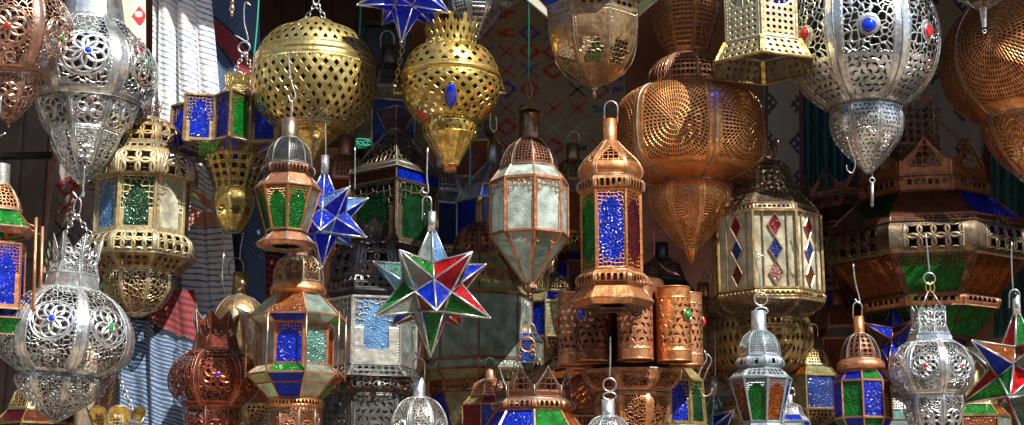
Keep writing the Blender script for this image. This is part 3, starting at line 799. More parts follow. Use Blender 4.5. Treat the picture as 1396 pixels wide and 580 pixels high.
# 11 gold bottle lantern
L = Lan('bottle_lantern', 'plain gold bottle-shaped lantern with a tube neck behind the wine red globe', 322, 522, .36, n=8, rot=10, metal='bronzegold')
L.lathe('neck', [(1,372),(10,372),(10.5,404)], 'oldbrass', curve=False); L.tier('shoulder', [(11,403),(24,411),(36,428),(40,452),(38,490),(20,520)], None, bulge=.8)
L.handle(322,352,376,10,'oldbrass'); L.wire([(332,316),(328,340),(327,354)]); L.wire([(304,305),(306,345),(307,368),(300,374),(306,382)]); L.ring(308,383,5.5,1.2); L.done()
# 12 little brass bowl
L = Lan('hanging_bowl', 'small brass bowl lamp on three chains at the bottom left', 157, 606, -.06, n=8, rot=4, metal='gold')
L.tier('bowl', [(44,556),(34,578),(26,596)], 'medal', crown='scallop', cd=.3, k=3.5, R=.55)
L.chain((157,506),(126,560),11,3); L.chain((158,506),(182,560),11,3); L.chain((157,506),(148,556),9,2.5,dy=0,dy2=.05); L.chain((158,480),(158,508),9,2.5); L.done()

# 13 stars
def star(name, label, cx, cy, R, dep, rot, cols, cap=True, capy=None, tiltv=0, metal='silver', group=None, barw=1.1):
    base = P(cx, cy+R, dep); sc = scale(dep, cy); root = empty(name, base, label, 'star lantern', group)
    c0 = P(cx, cy, dep)-base; phi = (1+sqrt(5))/2
    tips = [Vector((0, 0, 1)), Vector((0, 0, -1))]
    for k in range(5):
        a = radians(rot+72*k); tips.append(Vector((sin(a)*.894427, -cos(a)*.894427, .447214)))
        a = radians(rot+36+72*k); tips.append(Vector((sin(a)*.894427, -cos(a)*.894427, -.447214)))
    RM = Matrix.Rotation(radians(tiltv), 3, 'Y'); tips = [RM@t for t in tips]
    # core corners: one for each face of the icosahedron of tips
    core = []
    for i in range(12):
        for j in range(i+1, 12):
            for k in range(j+1, 12):
                if all(abs((tips[p]-tips[q]).length-1.05146) < .02 for p, q in ((i, j), (j, k), (i, k))):
                    v = (tips[i]+tips[j]+tips[k]).normalized(); core.append((v, (i, j, k)))
    rc = .451  # dodecahedron corner of the small stellated dodecahedron for tip radius 1
    s = R*sc; mb = MB(); pi_ = 0
    for i, t in enumerate(tips):
        cs = [v*rc for v, tr in core if i in tr]
        ax = t; u = ax.orthogonal().normalized(); w_ = ax.cross(u)
        cs.sort(key=lambda v: atan2(v.dot(w_), v.dot(u)))
        for k in range(5):
            a, b = cs[k], cs[(k+1) % 5]
            g = MB(); n = (a-t).cross(b-t).normalized(); 
            if n.dot(t+a+b) < 0: n = -n
            q = [t*.97+(a+b)*.015, a, b]
            g.face([c0+p*s-n*.4*sc for p in q]); col = cols[(i*5+k*3+i*i) % len(cols)]; g.build('glass_pane', G(col), root)
            mb.tube([c0+t*s, c0+a*s], barw*sc, 5, r2=barw*1.25*sc); mb.tube([c0+a*s, c0+b*s], barw*sc, 5)
    for t in tips: mb.ell(c0+t*s*.992, 1.7*sc, 1.7*sc, 1.7*sc, seg=8, rings=5)
    if cap:
        mb.tube([c0+Vector((0,0,(R-12)*sc)), c0+Vector((0,0,(R+16)*sc))], 6*sc, 12, r2=5.5*sc)
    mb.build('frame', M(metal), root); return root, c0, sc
multi = ['skyblue','green','blue','teal','red','red','grey','blue','red','green','amber','green','clear','blue','red','green','amber']
r_, c0, sc_ = star('star_lantern', 'large multicoloured glass star with red, green, blue and amber triangles in silver came', 588, 395, 92, -.22, -28, multi, barw=1.3)
def wire_at(root, dep, pts, r, metal='wire'):
    g = MB(); g.tube(smoothpts([P(x, y, dep)-root.location for x, y in pts]), r, 6); g.build('wire_hook', M(metal), root)
def bail(root, dep, x, y0, y1, hw, r=.002, metal='wire'):
    g = MB(); g.tube([P(x-hw, y1, dep)-root.location]+[P(x-hw*cos(q*pi/8), y0+hw-hw*sin(q*pi/8), dep)-root.location for q in range(9)]+[P(x+hw, y1, dep)-root.location], r, 6); g.build('handle', M(metal), root)
bail(r_, -.22, 582, 268, 300, 6); wire_at(r_, -.22, [(583,201),(582,240),(584,262),(577,262),(576,256)], .0022)
r_, c0, sc_ = star('star_lantern', 'deep blue glass star with white-silver came hung beside the green lantern', 441, 296, 70, .06, 40, ['blue','violet','blue','skyblue','blue','violet','blue'], metal='silver')
bail(r_, .06, 443, 215, 232, 5); wire_at(r_, .06, [(443,150),(444,190),(444,218)], .0018)
r_, c0, sc_ = star('star_lantern', 'deep blue glass star hanging at the top, left of the small brass gem globe', 556, -12, 74, .0, -39, ['blue','blue','violet','blue'], cap=False, tiltv=6)
wire_at(r_, .0, [(556,-85),(556,-110),(556,-140)], .002)
r_, c0, sc_ = star('star_lantern', 'multicoloured glass star with red and green panes at the right edge', 1392, 508, 90, -.16, 5, ['green','red','amber','red','olive','clear','brown','green','red','teal','blue'], barw=1.3)
bail(r_, -.16, 1383, 395, 420, 7); wire_at(r_, -.16, [(1379,330),(1379,360),(1381,398)], .002)
g = MB(); g.ell(P(1383, 404, -.16)-r_.location, .011, .011, .014); g.build('bead', gemmat('black'), r_)

# 14 brass gem globe
L = Lan('globe_lantern', 'small brass globe lantern set with blue, green and red gems, fluted base, on two chains', 613, 236, .08, n=12, rot=0, metal='gold', trim='gold')
L.tier('crown', [(40,28),(35,50),(36,66)], 'lozenge', n=12, K=2, M=3, bulge=.9, crown='round', cd=.35, trim=False)
L.lathe('upper_bowl', [(34,64),(52,72),(63,88),(67,103)], pat='lozenge', n=12, M=5, K=2.0, lw=.25, lh=.38, curve=True)
L.lathe('band', [(67,102),(69,105),(69,108),(67,111)], 'gold')
L.tier('lower_bowl', [(67,110),(68,124),(63,142),(52,158),(38,168)], 'lozenge', n=12, bulge=1, M=9, K=2.0, lw=.26, lh=.42, trim=False,
  gems=[(0,.52,130,7,17,'blue'),(10,.6,158,6,13,'red'),(2,.6,152,5,12,'amber')])
L.lathe('base_bowl', [(37,167),(39,174),(36,186)], pat='lozenge', n=12, M=3, K=2, lw=.24, lh=.36, curve=True)
L.tier('fluted_base', [(36,186),(24,204),(15,218),(12,226)], None, n=16, bulge=2.4, metal='gold')
L.lathe('tip', [(12,226),(9,229),(10,234),(1,236)], 'copper', curve=False)
for sx, c, fy in ((-1, 'green', 78), (1, 'red', 76)):
    g = MB(); p = L.loc(613+sx*44, fy, -.055); g.ell(p, 6*L.sc, 5*L.sc, 13*L.sc, Matrix.Rotation(radians(sx*-22), 3, 'Y')@Matrix.Rotation(radians(sx*28), 3, 'Z')); g.build('gem', gemmat(c), L.root)
for sx in (-1, 1):
    mb = MB(); mb.tube([L.loc(613+sx*64, 127), L.loc(613+sx*77, 127)], 2.2*L.sc, 8); mb.build('side_pin', M('gold'), L.root)
L.chain((549,66),(537,124),11,3,metal='gold'); L.chain((655,68),(687,122),11,3,metal='gold')
g = MB(); g.ell(L.loc(549,58), 5*L.sc, 4*L.sc, 9*L.sc); g.build('chain_end', M('tin'), L.root); L.done()
# 15 silver tip at top centre
L = Lan('gourd_lantern', 'silver gourd lantern with pointed ribbed base hanging behind the brass gem globe', 648, 60, .34, n=8, rot=8, metal='silver')
L.tier('body', [(60,-90),(66,-50),(40,-18)], 'filigree', bulge=.7, k=5); L.tier('base_cone', [(40,-18),(38,6),(34,20),(18,38),(4,56)], 'rows', bulge=.5, K=6, M=12, mu=.2); L.tipball(57, 2.5); L.done()
L = Lan('gourd_lantern', 'silver lantern tip cut by the top edge, right of the pointed silver gourd', 690, 12, .30, n=8, rot=0, metal='silver')
L.tier('base_cone', [(10,-60),(26,-30),(24,-8),(3,10)], 'filigree', bulge=.6, k=4); L.done()

# 16 bronze bowl lantern top centre
L = Lan('lantern', 'bronze-gold lantern bowl with pierced medallions under blue and amber glass at the top edge', 810, 132, .06, n=8, rot=-2, metal='bronzegold')
L.glass('belt', [(70,-70),(104,-18)], ['amber','olive','green','blue','amber','cream','green','blue'], bar=1.8); L.glass('lower_belt', [(104,-18),(66,16)], ['amber','olive','cream','green','amber','blue','cream','blue'], bar=1.8)
L.tier('rim', [(67,16),(66,28)], 'slotrow', K=5, mu=.18)
L.tier('bowl', [(65,28),(64,50),(57,78),(42,98),(20,112),(5,117)], 'medal', bulge=.25, R=.60, sy=.85, k=4.2); L.tipball(121, 5, 'mixcopper', h=6); L.done()

# 17 large copper gourd
L = Lan('gourd_lantern', 'huge copper gourd lantern with rings of punched slots and a tulip top', 943, 360, .30, n=6, rot=-10, metal='copper')
L.tier('tulip_top', [(52,2),(50,24),(40,50),(28,78)], 'rows', crown='round', cd=.16, bulge=.9, n=8, rot=-5, K=7, M=14, metal='copper', mu=.1)
L.tier('shoulder', [(29,78),(44,88),(54,104),(56,126)], 'rows', bulge=.8, n=8, rot=-5, K=7, M=8, metal='rosecopper', mu=.1)
L.tier('body', [(56,126),(82,131),(99,148),(105,178),(104,208),(94,232),(46,252)], 'slots', bulge=.95, k=11.5, sy=.72, sx=.8, mu=.10, mv=.15, metal='brightcopper', tr=1.2)
L.tier('lower_body', [(44,251),(58,263),(58,282),(44,308),(25,328),(12,340)], 'slots', bulge=.85, n=8, rot=-5, k=9, sy=.4, mu=.12, mv=.04, metal='brightcopper')
L.lathe('base_cone', [(13,337),(8,350),(2,360)], 'copper'); L.done()

# 18 slim copper lantern
L = Lan('lantern', 'slim hexagonal copper lantern with deep blue front pane, before the copper gourd', 835, 428, -.18, n=6, rot=0, metal='copper', front=True)
L.handle(833,138,168,9); L.lathe('cap_tube', [(1,161),(9.5,161),(9.5,190)], 'copper', curve=False)
L.tier('dome', [(10,190),(22,200),(38,212),(45,226),(41,238)], 'tri', bulge=.3, k=3.0)
L.tier('collar', [(43,238),(47,243),(46,252),(41,256)], 'slotrow', K=6)
L.glass('body', [(41,257),(41,366)], ['blue','darkred','green','amber','green','green'], arch='geo', lw=.8, v0=.12, bot=.13, v1=.72, v2=.9, bar=1.9, hv=0, k=3.6)
L.tier('lower_collar', [(42,367),(49,373),(49,381),(42,385)], 'slotrow', K=6)
L.tier('foot', [(41,386),(57,405)], 'dots', k=2.4, r=.1); L.tier('foot_rim', [(57,405),(54,409),(50,414)], None); L.tier('foot_plate', [(50,414),(24,414)], None, metal='darkcopper'); L.done()

# 19 brass lantern top right of centre
L = Lan('lantern', 'pale brass hexagonal lantern with sunburst piercing and flared skirt at the top edge', 1040, 92, .0, n=6, rot=30, metal='palebrass', front=False)
L.glass('inner_glass', [(52,-70),(52,60)], ['blue','clear'], bar=.4, inset=2)
L.tier('body', [(56,-60),(56,66)], 'sun', mu=.10, mv=.04)
L.tier('skirt', [(57,66),(75,94)], 'dots', k=1.6, r=.24, mv=.14, tr=1.4, mu=.06)
mb = MB(); pos, _ = L.surf([(75,94),(75,97)], 6, L.rot, 0, False)
mb.tube([pos(k, 0, 0) for k in range(6)], 2.2*L.sc, 6, closed=True); mb.build('beaded_rim', M('oldbrass'), L.root)
pos, _ = L.surf([(58,66),(73,93)], 6, L.rot, 0, False)
for k in range(6):
    mb = MB(); mb.tube([pos(k,0,0)*.98, pos(k,0,1)*.97], 4*L.sc, 4); mb.build('skirt_rib', M('gold'), L.root); L.done()

# 20 big silver globe right
L = Lan('globe_lantern', 'largest silver globe lantern with blue centre gem, red side gems and a hanging tassel rod', 1185, 240, .12, n=7, rot=5, metal='silver')
L.tier('globe', [(45,-35),(76,-14),(97,18),(104,56),(98,96),(80,126),(50,148)], 'gemscroll', bulge=.95, mu=.15, mv=.03, k=5.0, k2=4.6, gems=[(0,.5,34,9,9,'blue'),(1,.5,43,8,9,'red'),(6,.5,47,8,9,'red')], tr=1.3)
L.tier('base_cup', [(48,148),(51,166),(46,188),(28,212),(4,236)], 'slits', bulge=.85, mu=.12, k=3.2, n=8, rot=0)
L.ring(1189,246,3.5,.9); mb = MB(); mb.tube([L.loc(1189,236), L.loc(1189,243)], 1*L.sc, 6); mb.tube([L.loc(1189,249), L.loc(1189,282)], 2.2*L.sc, 8); mb.build('tassel_rod', M('tin'), L.root); L.done()
# 21
L = Lan('lantern', 'brown pierced lantern tip hanging at the top right corner', 1342, 40, -.05, n=8, rot=10, metal='bronze')
L.tier('base_cone', [(60,-50),(44,-18),(26,0),(7,12)], 'filigree', bulge=.2, k=5); L.lathe('tip', [(6,11),(5,14),(3,38)], 'tin', curve=False); L.ring(1342,43,2.5,.7); L.done()
# 22 copper gourd right
L = Lan('gourd_lantern', 'dark orange copper gourd lantern with punched rings cut by the right edge', 1412, 262, .28, n=6, rot=-20, metal='copper')
L.tier('top', [(40,-60),(52,-20),(50,0)], 'rows', bulge=.8, K=8, M=8); L.tier('body', [(50,0),(88,22),(112,60),(116,100),(102,134),(66,164)], 'slots', bulge=.95, k=12, sy=.72, sx=.8, mu=.05, mv=.08, tr=1.2)
L.tier('lower_body', [(66,162),(66,180),(50,212),(22,240),(4,260)], 'slots', bulge=.85, k=9, sy=.4, mu=.08); L.done()

# 23 huge dark lantern right
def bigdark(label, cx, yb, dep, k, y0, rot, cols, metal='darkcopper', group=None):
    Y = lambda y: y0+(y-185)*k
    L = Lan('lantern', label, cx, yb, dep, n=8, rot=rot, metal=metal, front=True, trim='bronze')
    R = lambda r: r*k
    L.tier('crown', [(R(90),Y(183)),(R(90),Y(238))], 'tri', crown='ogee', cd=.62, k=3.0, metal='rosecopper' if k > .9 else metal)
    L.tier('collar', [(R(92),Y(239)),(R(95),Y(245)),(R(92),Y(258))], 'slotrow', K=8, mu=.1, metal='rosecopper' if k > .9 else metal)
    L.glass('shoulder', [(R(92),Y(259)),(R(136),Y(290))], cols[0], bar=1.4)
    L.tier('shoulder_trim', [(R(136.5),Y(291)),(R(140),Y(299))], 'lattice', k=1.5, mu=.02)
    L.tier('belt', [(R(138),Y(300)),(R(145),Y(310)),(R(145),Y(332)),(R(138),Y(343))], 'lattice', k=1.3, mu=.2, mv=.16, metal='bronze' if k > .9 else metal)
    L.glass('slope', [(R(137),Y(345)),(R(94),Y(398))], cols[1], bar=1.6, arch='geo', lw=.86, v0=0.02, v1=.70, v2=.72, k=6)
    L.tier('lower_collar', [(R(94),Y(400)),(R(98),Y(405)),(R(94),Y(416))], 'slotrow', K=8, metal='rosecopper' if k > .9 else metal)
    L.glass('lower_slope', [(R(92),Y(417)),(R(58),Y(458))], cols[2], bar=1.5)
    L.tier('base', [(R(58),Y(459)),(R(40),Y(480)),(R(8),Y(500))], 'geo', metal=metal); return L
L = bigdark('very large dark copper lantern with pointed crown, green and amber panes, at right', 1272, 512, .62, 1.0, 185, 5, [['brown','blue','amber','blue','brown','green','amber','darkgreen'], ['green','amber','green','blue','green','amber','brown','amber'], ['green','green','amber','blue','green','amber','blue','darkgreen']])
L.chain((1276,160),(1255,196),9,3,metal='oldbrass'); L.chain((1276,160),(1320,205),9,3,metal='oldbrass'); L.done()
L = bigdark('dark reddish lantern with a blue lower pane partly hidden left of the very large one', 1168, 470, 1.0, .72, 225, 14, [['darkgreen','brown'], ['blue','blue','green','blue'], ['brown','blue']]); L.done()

# 24 diamond paned lantern
L = Lan('lantern', 'cream glass lantern with rows of red and blue diamond panes and dark pierced roof', 1051, 500, .30, n=8, rot=10, metal='oldbrass', front=True, trim='bronze')
L.tier('crown', [(24,186),(17,214)], 'dots', crown='ogee', cd=.5, metal='bronze'); L.tier('dome', [(20,214),(34,222),(42,238),(43,248)], 'lattice', metal='bronze', bulge=.3, k=2)
L.tier('collar', [(44,249),(50,256)], 'slotrow', K=6, metal='bronze'); L.tier('roof', [(50,257),(72,276)], 'geo', metal='bronze', k=5); L.tier('eave', [(73,277),(75,284)], 'slotrow', metal='bronze', K=9)
L.glass('body', [(76,286),(76,392)], [None], bar=2.2)
pos, _ = L.surf([(75,287),(75,391)], 8, L.rot, 0, False)
for k in range(8):
    def qq(a, v, d=0): 
        p = pos(k, a, v); c = pos(k, .5, v); return p - Vector((c.x, c.y, 0)).normalized()*d
    mb = MB()
    for a in (.22, .78): mb.tube([qq(a,0), qq(a,1)], 1.1*L.sc, 4)
    dm = [(.5, .02+.32*j) for j in range(4)]
    for j in range(3):
        c = .18+.32*j; D = [(.5,c-.16),(.66,c),(.5,c+.16),(.34,c)]
        for e in range(4): mb.tube([qq(*D[e]), qq(*D[(e+1)%4])], 1.1*L.sc, 4)
    mb.build('lead_came', M('bronzegold'), L.root)
    g = MB(); g.face([qq(0,0,.004), qq(0,1,.004), qq(1,1,.004), qq(1,0,.004)]); g.build('glass_pane', G('cream'), L.root)
    for j, c_ in enumerate(('maroon','dullblue',('pink' if k == 0 else 'brown'))):
        c = .18+.32*j; g = MB(); g.face([qq(.5,c-.15,.001), qq(.35,c,.001), qq(.5,c+.15,.001), qq(.65,c,.001)]); g.build('diamond_pane', G(c_), L.root)
L.tier('lower_collar', [(76,394),(79,398),(77,406)], 'slotrow', K=9, metal='oldbrass'); L.tier('base_slope', [(77,407),(70,416),(44,430)], 'geo', metal='bronze', k=4)
L.lathe('base_ring', [(38,431),(42,434),(42,440),(38,443)], 'oldbrass', n=16, pat='slotrow', K=2)
L.tier('base_cup', [(37,444),(37,456),(30,472),(18,482)], 'lattice', bulge=.4, metal='oldbrass', k=1.2); L.tier('finial_cup', [(20,482),(20,490),(4,500)], 'petal', metal='gold', bulge=.3); L.done()
# 26 dark brass lozenge globe
L = Lan('globe_lantern', 'dull olive brass globe lantern with lozenge holes under the diamond paned lantern', 1037, 518, .62, n=12, metal='oldbrass')
L.lathe('globe', [(30,408),(58,424),(72,448),(71,475),(58,500),(30,516),(3,518)], pat='lozenge', M=10, K=2.2, lw=.26, lh=.38); L.done()
L = Lan('globe_lantern', 'dull brass globe lantern with lozenge holes cut by the bottom edge', 1024, 640, .5, n=12, metal='oldbrass')
L.lathe('globe', [(8,532),(34,548),(44,572),(40,604),(6,638)], pat='lozenge', M=8, K=1.6, lw=.26, lh=.38); L.done()

# 27 silver-blue lantern
L = Lan('lantern', 'weathered silver lantern with green and brown panes tapering down, on a looped wire', 1040, 600, -.12, n=8, rot=-9, metal='silverblue', front=True)
L.wire([(1034,350),(1031,358),(1036,378),(1037,398)]); L.wire([(1030,340),(1032,346),(1042,350)], .9); L.ring(1037,408,9,1.3); L.ring(1038,424,9,1.1,ry=5)
L.lathe('cap_tube', [(1,423),(10,423),(10.5,450)], 'silverblue', curve=False); L.tier('dome', [(12,450),(22,457),(28,470),(29,484)], 'geo', bulge=.4, k=4.2)
L.tier('collar', [(29,484),(33,489),(33,495),(28,500)], 'slotrow', K=3, mu=.25); L.tier('shoulder', [(29,501),(43,512)], 'lattice', k=1.4)
L.glass('body', [(43,513),(27,574)], ['green','amber','blue','green','brown','brown','green','brown'], arch='geo', lw=.85, v0=.02, v1=.66, v2=.86, bar=1.4); L.tier('base', [(27,576),(30,584),(22,598)], None); L.done()
# 28 copper blue-green
L = Lan('lantern', 'small copper lantern with blue and green panes at lower right', 1179, 604, -.08, n=8, rot=24, metal='rosecopper', front=True)
L.wire([(1163,360),(1166,385),(1171,405),(1172,414),(1165,408)]); L.handle(1169,412,434,6); L.lathe('cap_tube', [(1,431),(7,431),(7.5,455)], 'copper', curve=False)
L.tier('dome', [(8,454),(18,461),(25,475),(27,488)], 'lattice', bulge=.4, k=1.4, metal='darkcopper'); L.lathe('collar', [(27,488),(32,493),(32,500),(27,504)], 'rosecopper', n=16)
L.glass('shoulder', [(27,505),(38,517)], ['green','blue','green','blue','blue','green','blue','blue']); L.glass('body', [(38,518),(38,568)], ['blue','brown','green','blue','blue','green','blue','green'], bar=1.5); L.glass('base', [(38,569),(28,588)], ['green','blue']); L.tier('foot', [(28,589),(10,600)], None); L.done()
# 29 silver crown globe right
L = Lan('globe_lantern', 'small round silver lantern with jagged crown and tiny red gems, at lower right', 1277, 612, -.14, n=7, rot=-8, metal='silver')
L.wire([(1262,318),(1265,350),(1267,372)]); L.ring(1267,380,8,1.1); L.ring(1265,392,3,.9,metal='gold',ry=7); L.ring(1271,392,3,.9,metal='gold',ry=7); L.wire([(1265,398),(1255,424)],.9); L.wire([(1271,398),(1287,424)],.9)
L.tier('crown', [(25,417),(22,440),(29,458)], 'petal', crown='zig', cd=.2); L.tier('neck_ring', [(29,458),(32,467)], None)
L.tier('globe', [(32,466),(50,480),(58,500),(55,522),(40,540)], 'rosette', bulge=.85, mu=.14, k=4.4, gems=[(0,.5,499,2.8,2.8,'red'),(1,.5,499,2.8,2.8,'red'),(6,.5,499,2.8,2.8,'red')]); L.tier('base_cup', [(40,540),(41,556),(34,580),(12,606)], 'petal', bulge=.6, mu=.12); L.done()

# 31 cylinder cluster lantern
L = Lan('lantern', 'copper lantern made of a ring of upright pierced cylinders set with round gems', 862, 612, .10, n=8, rot=5, metal='rosecopper')
L.lathe('core', [(1,380),(46,384),(52,400),(52,498)], 'darkcopper', curve=False)
gc = ['black','green','red','black','blue','black','red','blue']
for k in range(8):
    a = radians(5+45*k)+face(862, .10); cx_, cy_ = sin(a)*76*L.sc, -cos(a)*76*L.sc; mb = MB(); R = 23.5*L.sc; z1, z0 = L.pt(0,402)[1], L.pt(0,500)[1]
    def pos(u, v, a=a): 
        t = a+(u-.5)*2*pi; return Vector((cx_+sin(t)*R, cy_-cos(t)*R, z1+(z0-z1)*v))
    H = z1-z0
    mb.grid(pos, lambda u, v: ((u, 1-v), ((u-.5)*2*pi*R/(H/2), (.5-v)*2)), 36, 2)
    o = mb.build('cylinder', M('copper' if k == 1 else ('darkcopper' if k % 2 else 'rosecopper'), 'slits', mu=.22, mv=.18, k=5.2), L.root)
    mb = MB()
    for zz in (z1, z0+.002):
        mb = MB(); mb.tube([(cx_+cos(q*pi/12)*R, cy_+sin(q*pi/12)*R, zz) for q in range(24)], 1.1*L.sc, 5, closed=True); mb.build('rim', M('copper'), o)
    mb = MB()
    mb.face([(cx_+cos(q*pi/12)*R*.98, cy_+sin(q*pi/12)*R*.98, z0+.003) for q in range(24)][::-1]); mb.build('cylinder_base', M('darkcopper'), o)
    mb = MB(); d = Vector((sin(a), -cos(a), 0)); c = Vector((cx_, cy_, z1-H*.38))+d*R
    Rm = Matrix((Vector((cos(a), sin(a), 0)), Vector((0,0,1)), d)).transposed(); mb.ell(c+d*.001, 6.5*L.sc, 6.5*L.sc, 5*L.sc, Rm); mb.build('gem', gemmat(gc[k]), o)
    mb = MB(); mb.tube([c+d*.001+Rm@Vector((cos(q*pi/10)*8*L.sc, sin(q*pi/10)*8*L.sc, 0)) for q in range(20)], 1.2*L.sc, 5, closed=True); mb.build('gem_setting', M('mixcopper'), o)
L.tier('lower_bowl', [(72,508),(68,522),(52,536)], 'filigree', bulge=.5, k=4.5, curve=True, mu=.16, mv=.18)
L.tier('base_cup', [(50,538),(54,552),(50,574),(30,600),(8,610)], 'filigree', bulge=.5, k=5, mu=.16, metal='copper'); L.done()

# 32 white glass lantern
L = Lan('lantern', 'octagonal lantern with white glass panes, pierced brown dome and pointed glass base', 722, 408, .16, n=8, rot=-14.5, metal='rosecopper', front=True)
L.lathe('cap_disc', [(1,143),(15,145),(16,148),(2,149)], 'bronze', curve=False); L.lathe('cap_tube', [(2,150),(13.5,153),(14.5,186)], 'bronze', curve=False)
L.tier('dome', [(16,186),(28,194),(37,208),(41,222)], 'geo', bulge=.35, k=3.4, metal='darkcopper', rnd=.35)
L.glass('shoulder', [(41,223),(54,238)], ['white']); L.glass('body', [(54,240),(54,312)], ['white'], arch='geo', lw=.80, v0=0.01, v1=.62, v2=.84, bar=1.7, hv=.55, k=3)
L.glass('base_taper', [(55,313),(8,386)], ['white','grey','white'], arch='geo', lw=.75, v0=.02, v1=.72, v2=.86, bar=1.5, hv=.7); L.tier('base_cone', [(8,386),(10,392),(3,400)], None, metal='darkcopper'); L.tipball(402, 4, 'darkcopper'); L.done()

# 33 dark silver pagoda lantern
L = Lan('lantern', 'square tin lantern with a pierced pyramid roof in the shade behind the brass gem globe', 536, 372, .62, n=4, rot=47, metal='bronze', front=True)
L.tier('flare', [(28,146),(14,176)], 'geo', metal='darkcopper', k=4); L.tier('roof', [(14,178),(56,222)], 'geo', k=3.6, metal='bronze', mu=.06); L.tier('eave', [(60,223),(64,229)], None, metal='bronze')
L.glass('upper_band', [(61,231),(61,246)], ['blue','brown']); L.glass('body', [(60,248),(60,330)], ['darkgreen','grey','darkgreen','darkgreen'], arch='geo', lw=.7, v1=.6, v2=.85, k=4, metal='bronze')
L.tier('base', [(60,332),(40,352),(8,370)], 'geo', metal='darkcopper'); L.done()
# 34 black iron lantern
L = Lan('lantern', 'large black iron lantern with a sunlit silver face and blue arched pane', 500, 640, .38, n=6, rot=9, metal='iron', front=True, trim='iron')
L.tier('crown', [(28,296),(20,326)], None, crown='ogee'); L.tier('dome', [(26,322),(46,332),(56,352),(56,374)], 'lattice', bulge=.4, k=1.5); L.tier('collar', [(58,375),(62,382),(60,394)], 'lattice', k=1, mu=.05, mv=.14)
L.tier('eave', [(60,395),(52,402)], None); L.glass('body', [(66,404),(66,496)], ['skyblue','clear','mirror','green','blue','clear'], metal='tin', arch='geo', lw=.52, v0=.22, v1=.62, v2=.88, neck=.12, hv=.55, bar=2)
L.tier('skirt', [(66,497),(82,512)], 'lattice', k=1.2); L.lathe('torus', [(62,516),(70,520),(72,528),(66,534)], 'iron', n=16, pat='filigree', k=2); L.tier('lower_body', [(62,536),(62,596)], 'slits', k=3, bulge=.4); L.tier('base', [(62,597),(30,630)], None); L.done()
# 35 large glass house lantern
L = Lan('lantern', 'large brown-framed lantern with smoky clear panes behind the multicoloured star', 652, 640, .46, n=8, rot=22.5, metal='darkcopper', front=True, trim='darkcopper')
L.lathe('cap_tube', [(6,268),(6,302)], 'bronze', curve=False); L.tier('dome', [(8,302),(26,310),(36,326),(38,344)], 'lattice', bulge=.5, k=1.6); L.glass('shoulder', [(39,345),(60,366)], ['olive','brown','grey','olive']); L.tier('collar', [(61,367),(62,378)], 'slotrow', K=5)
L.glass('upper_slope', [(62,379),(76,396)], ['olive','olive','grey']); L.glass('body', [(74,398),(74,486)], ['grey','clear','clear','grey','clear','mirror','grey','grey'], bar=1.6)
L.glass('lower_slope', [(74,488),(78,500)], ['grey']); L.glass('belt', [(78,502),(66,516)], ['olive']); L.tier('lower_collar', [(66,517),(67,531)], 'slotrow', K=6, metal='darkcopper'); L.glass('base', [(65,533),(50,580)], ['blue','olive','blue','olive']); L.tier('foot', [(50,582),(10,620)], None); L.done()
# 36 crown lantern bottom centre
L = Lan('lantern', 'copper lantern with tall pointed crown, green and amber panes, at the bottom centre', 727, 640, -.08, n=8, rot=24.5, metal='rosecopper', front=True)
L.wire([(719,412),(722,440),(720,458)], .9); L.ring(719,470,10,1.4,metal='rosecopper'); L.chain((713,478),(694,515),11,3.2,metal='bronze'); L.chain((724,478),(744,508),11,3.2,metal='bronze'); L.ring(727,474,3.5,1,metal='rosecopper')
L.tier('crown', [(54,498),(52,542)], 'tri', crown='ogee', cd=.6, metal='darkcopper', k=2.7); L.tier('collar', [(52,543),(57,547),(57,553),(51,557)], 'slotrow', K=6); L.glass('shoulder', [(51,558),(72,588)], ['green','amber','blue','green','blue','amber','blue','blue'], bar=1.6)
L.glass('body', [(72,590),(72,625)], ['green','amber','blue']); L.tier('base', [(72,626),(30,640)], None); L.done()
# 37 onion lantern
L = Lan('lantern', 'small tarnished silver onion-shaped lantern with rosette piercing at the bottom', 570, 625, -.14, n=8, rot=4, metal='tin')
L.wire([(574,465),(572,480),(570,488),(566,480)]); L.handle(571,488,520,8,r=1.2); L.lathe('cap_tube', [(1,515),(8,515),(8.5,541)], 'silver', curve=False); L.tier('body', [(10,541),(26,549),(38,566),(41,586),(30,610),(6,624)], 'rosette', bulge=.6, mu=.12, n=8, k=4); L.done()
# 38 bottle top
L = Lan('lantern', 'bright silver lantern neck with a wire ring at the bottom edge', 830, 640, -.2, n=8, rot=0, metal='silver')
L.wire([(832,458),(832,490),(831,514)]); L.ring(831,525,9,1.2); L.ring(831,540,9,1.1,ry=5); L.lathe('cap_tube', [(1,545),(9,545),(9.5,567)], 'silver', curve=False); L.tier('dome', [(11,567),(24,574),(32,590),(28,620),(6,638)], 'geo', bulge=.5, k=4); L.done()
# 39
L = Lan('lantern', 'small grey lantern with conical pierced roof in the shade, left of the white glass lantern', 672, 330, .66, n=6, rot=12, metal='tin', front=True)
L.lathe('cap_tube', [(1,196),(7,198),(7,220)], 'tin', curve=False); L.tier('roof', [(9,220),(42,250)], 'geo', k=5); L.glass('shoulder', [(43,251),(52,268)], ['grey','white']); L.glass('body', [(50,269),(50,318)], ['grey','blue']); L.tier('base', [(50,319),(10,330)], None); L.done()
# 40 brass lantern bottom right of centre
L = Lan('lantern', 'brass lantern with bulging pillars and blue arched panes below the copper cylinders', 925, 630, .22, n=8, rot=6, metal='brass', front=True)
L.tier('top', [(20,500),(36,516)], None); L.glass('body', [(36,517),(40,578)], ['blue','darkgreen','blue','green'], arch='geo', lw=.7, neck=.3, v1=.6, v2=.9, bar=2.2, k=3); L.tier('base', [(44,580),(44,590),(20,620)], 'geo'); L.wire([(960,478),(963,490),(955,505),(952,515)]); L.done()
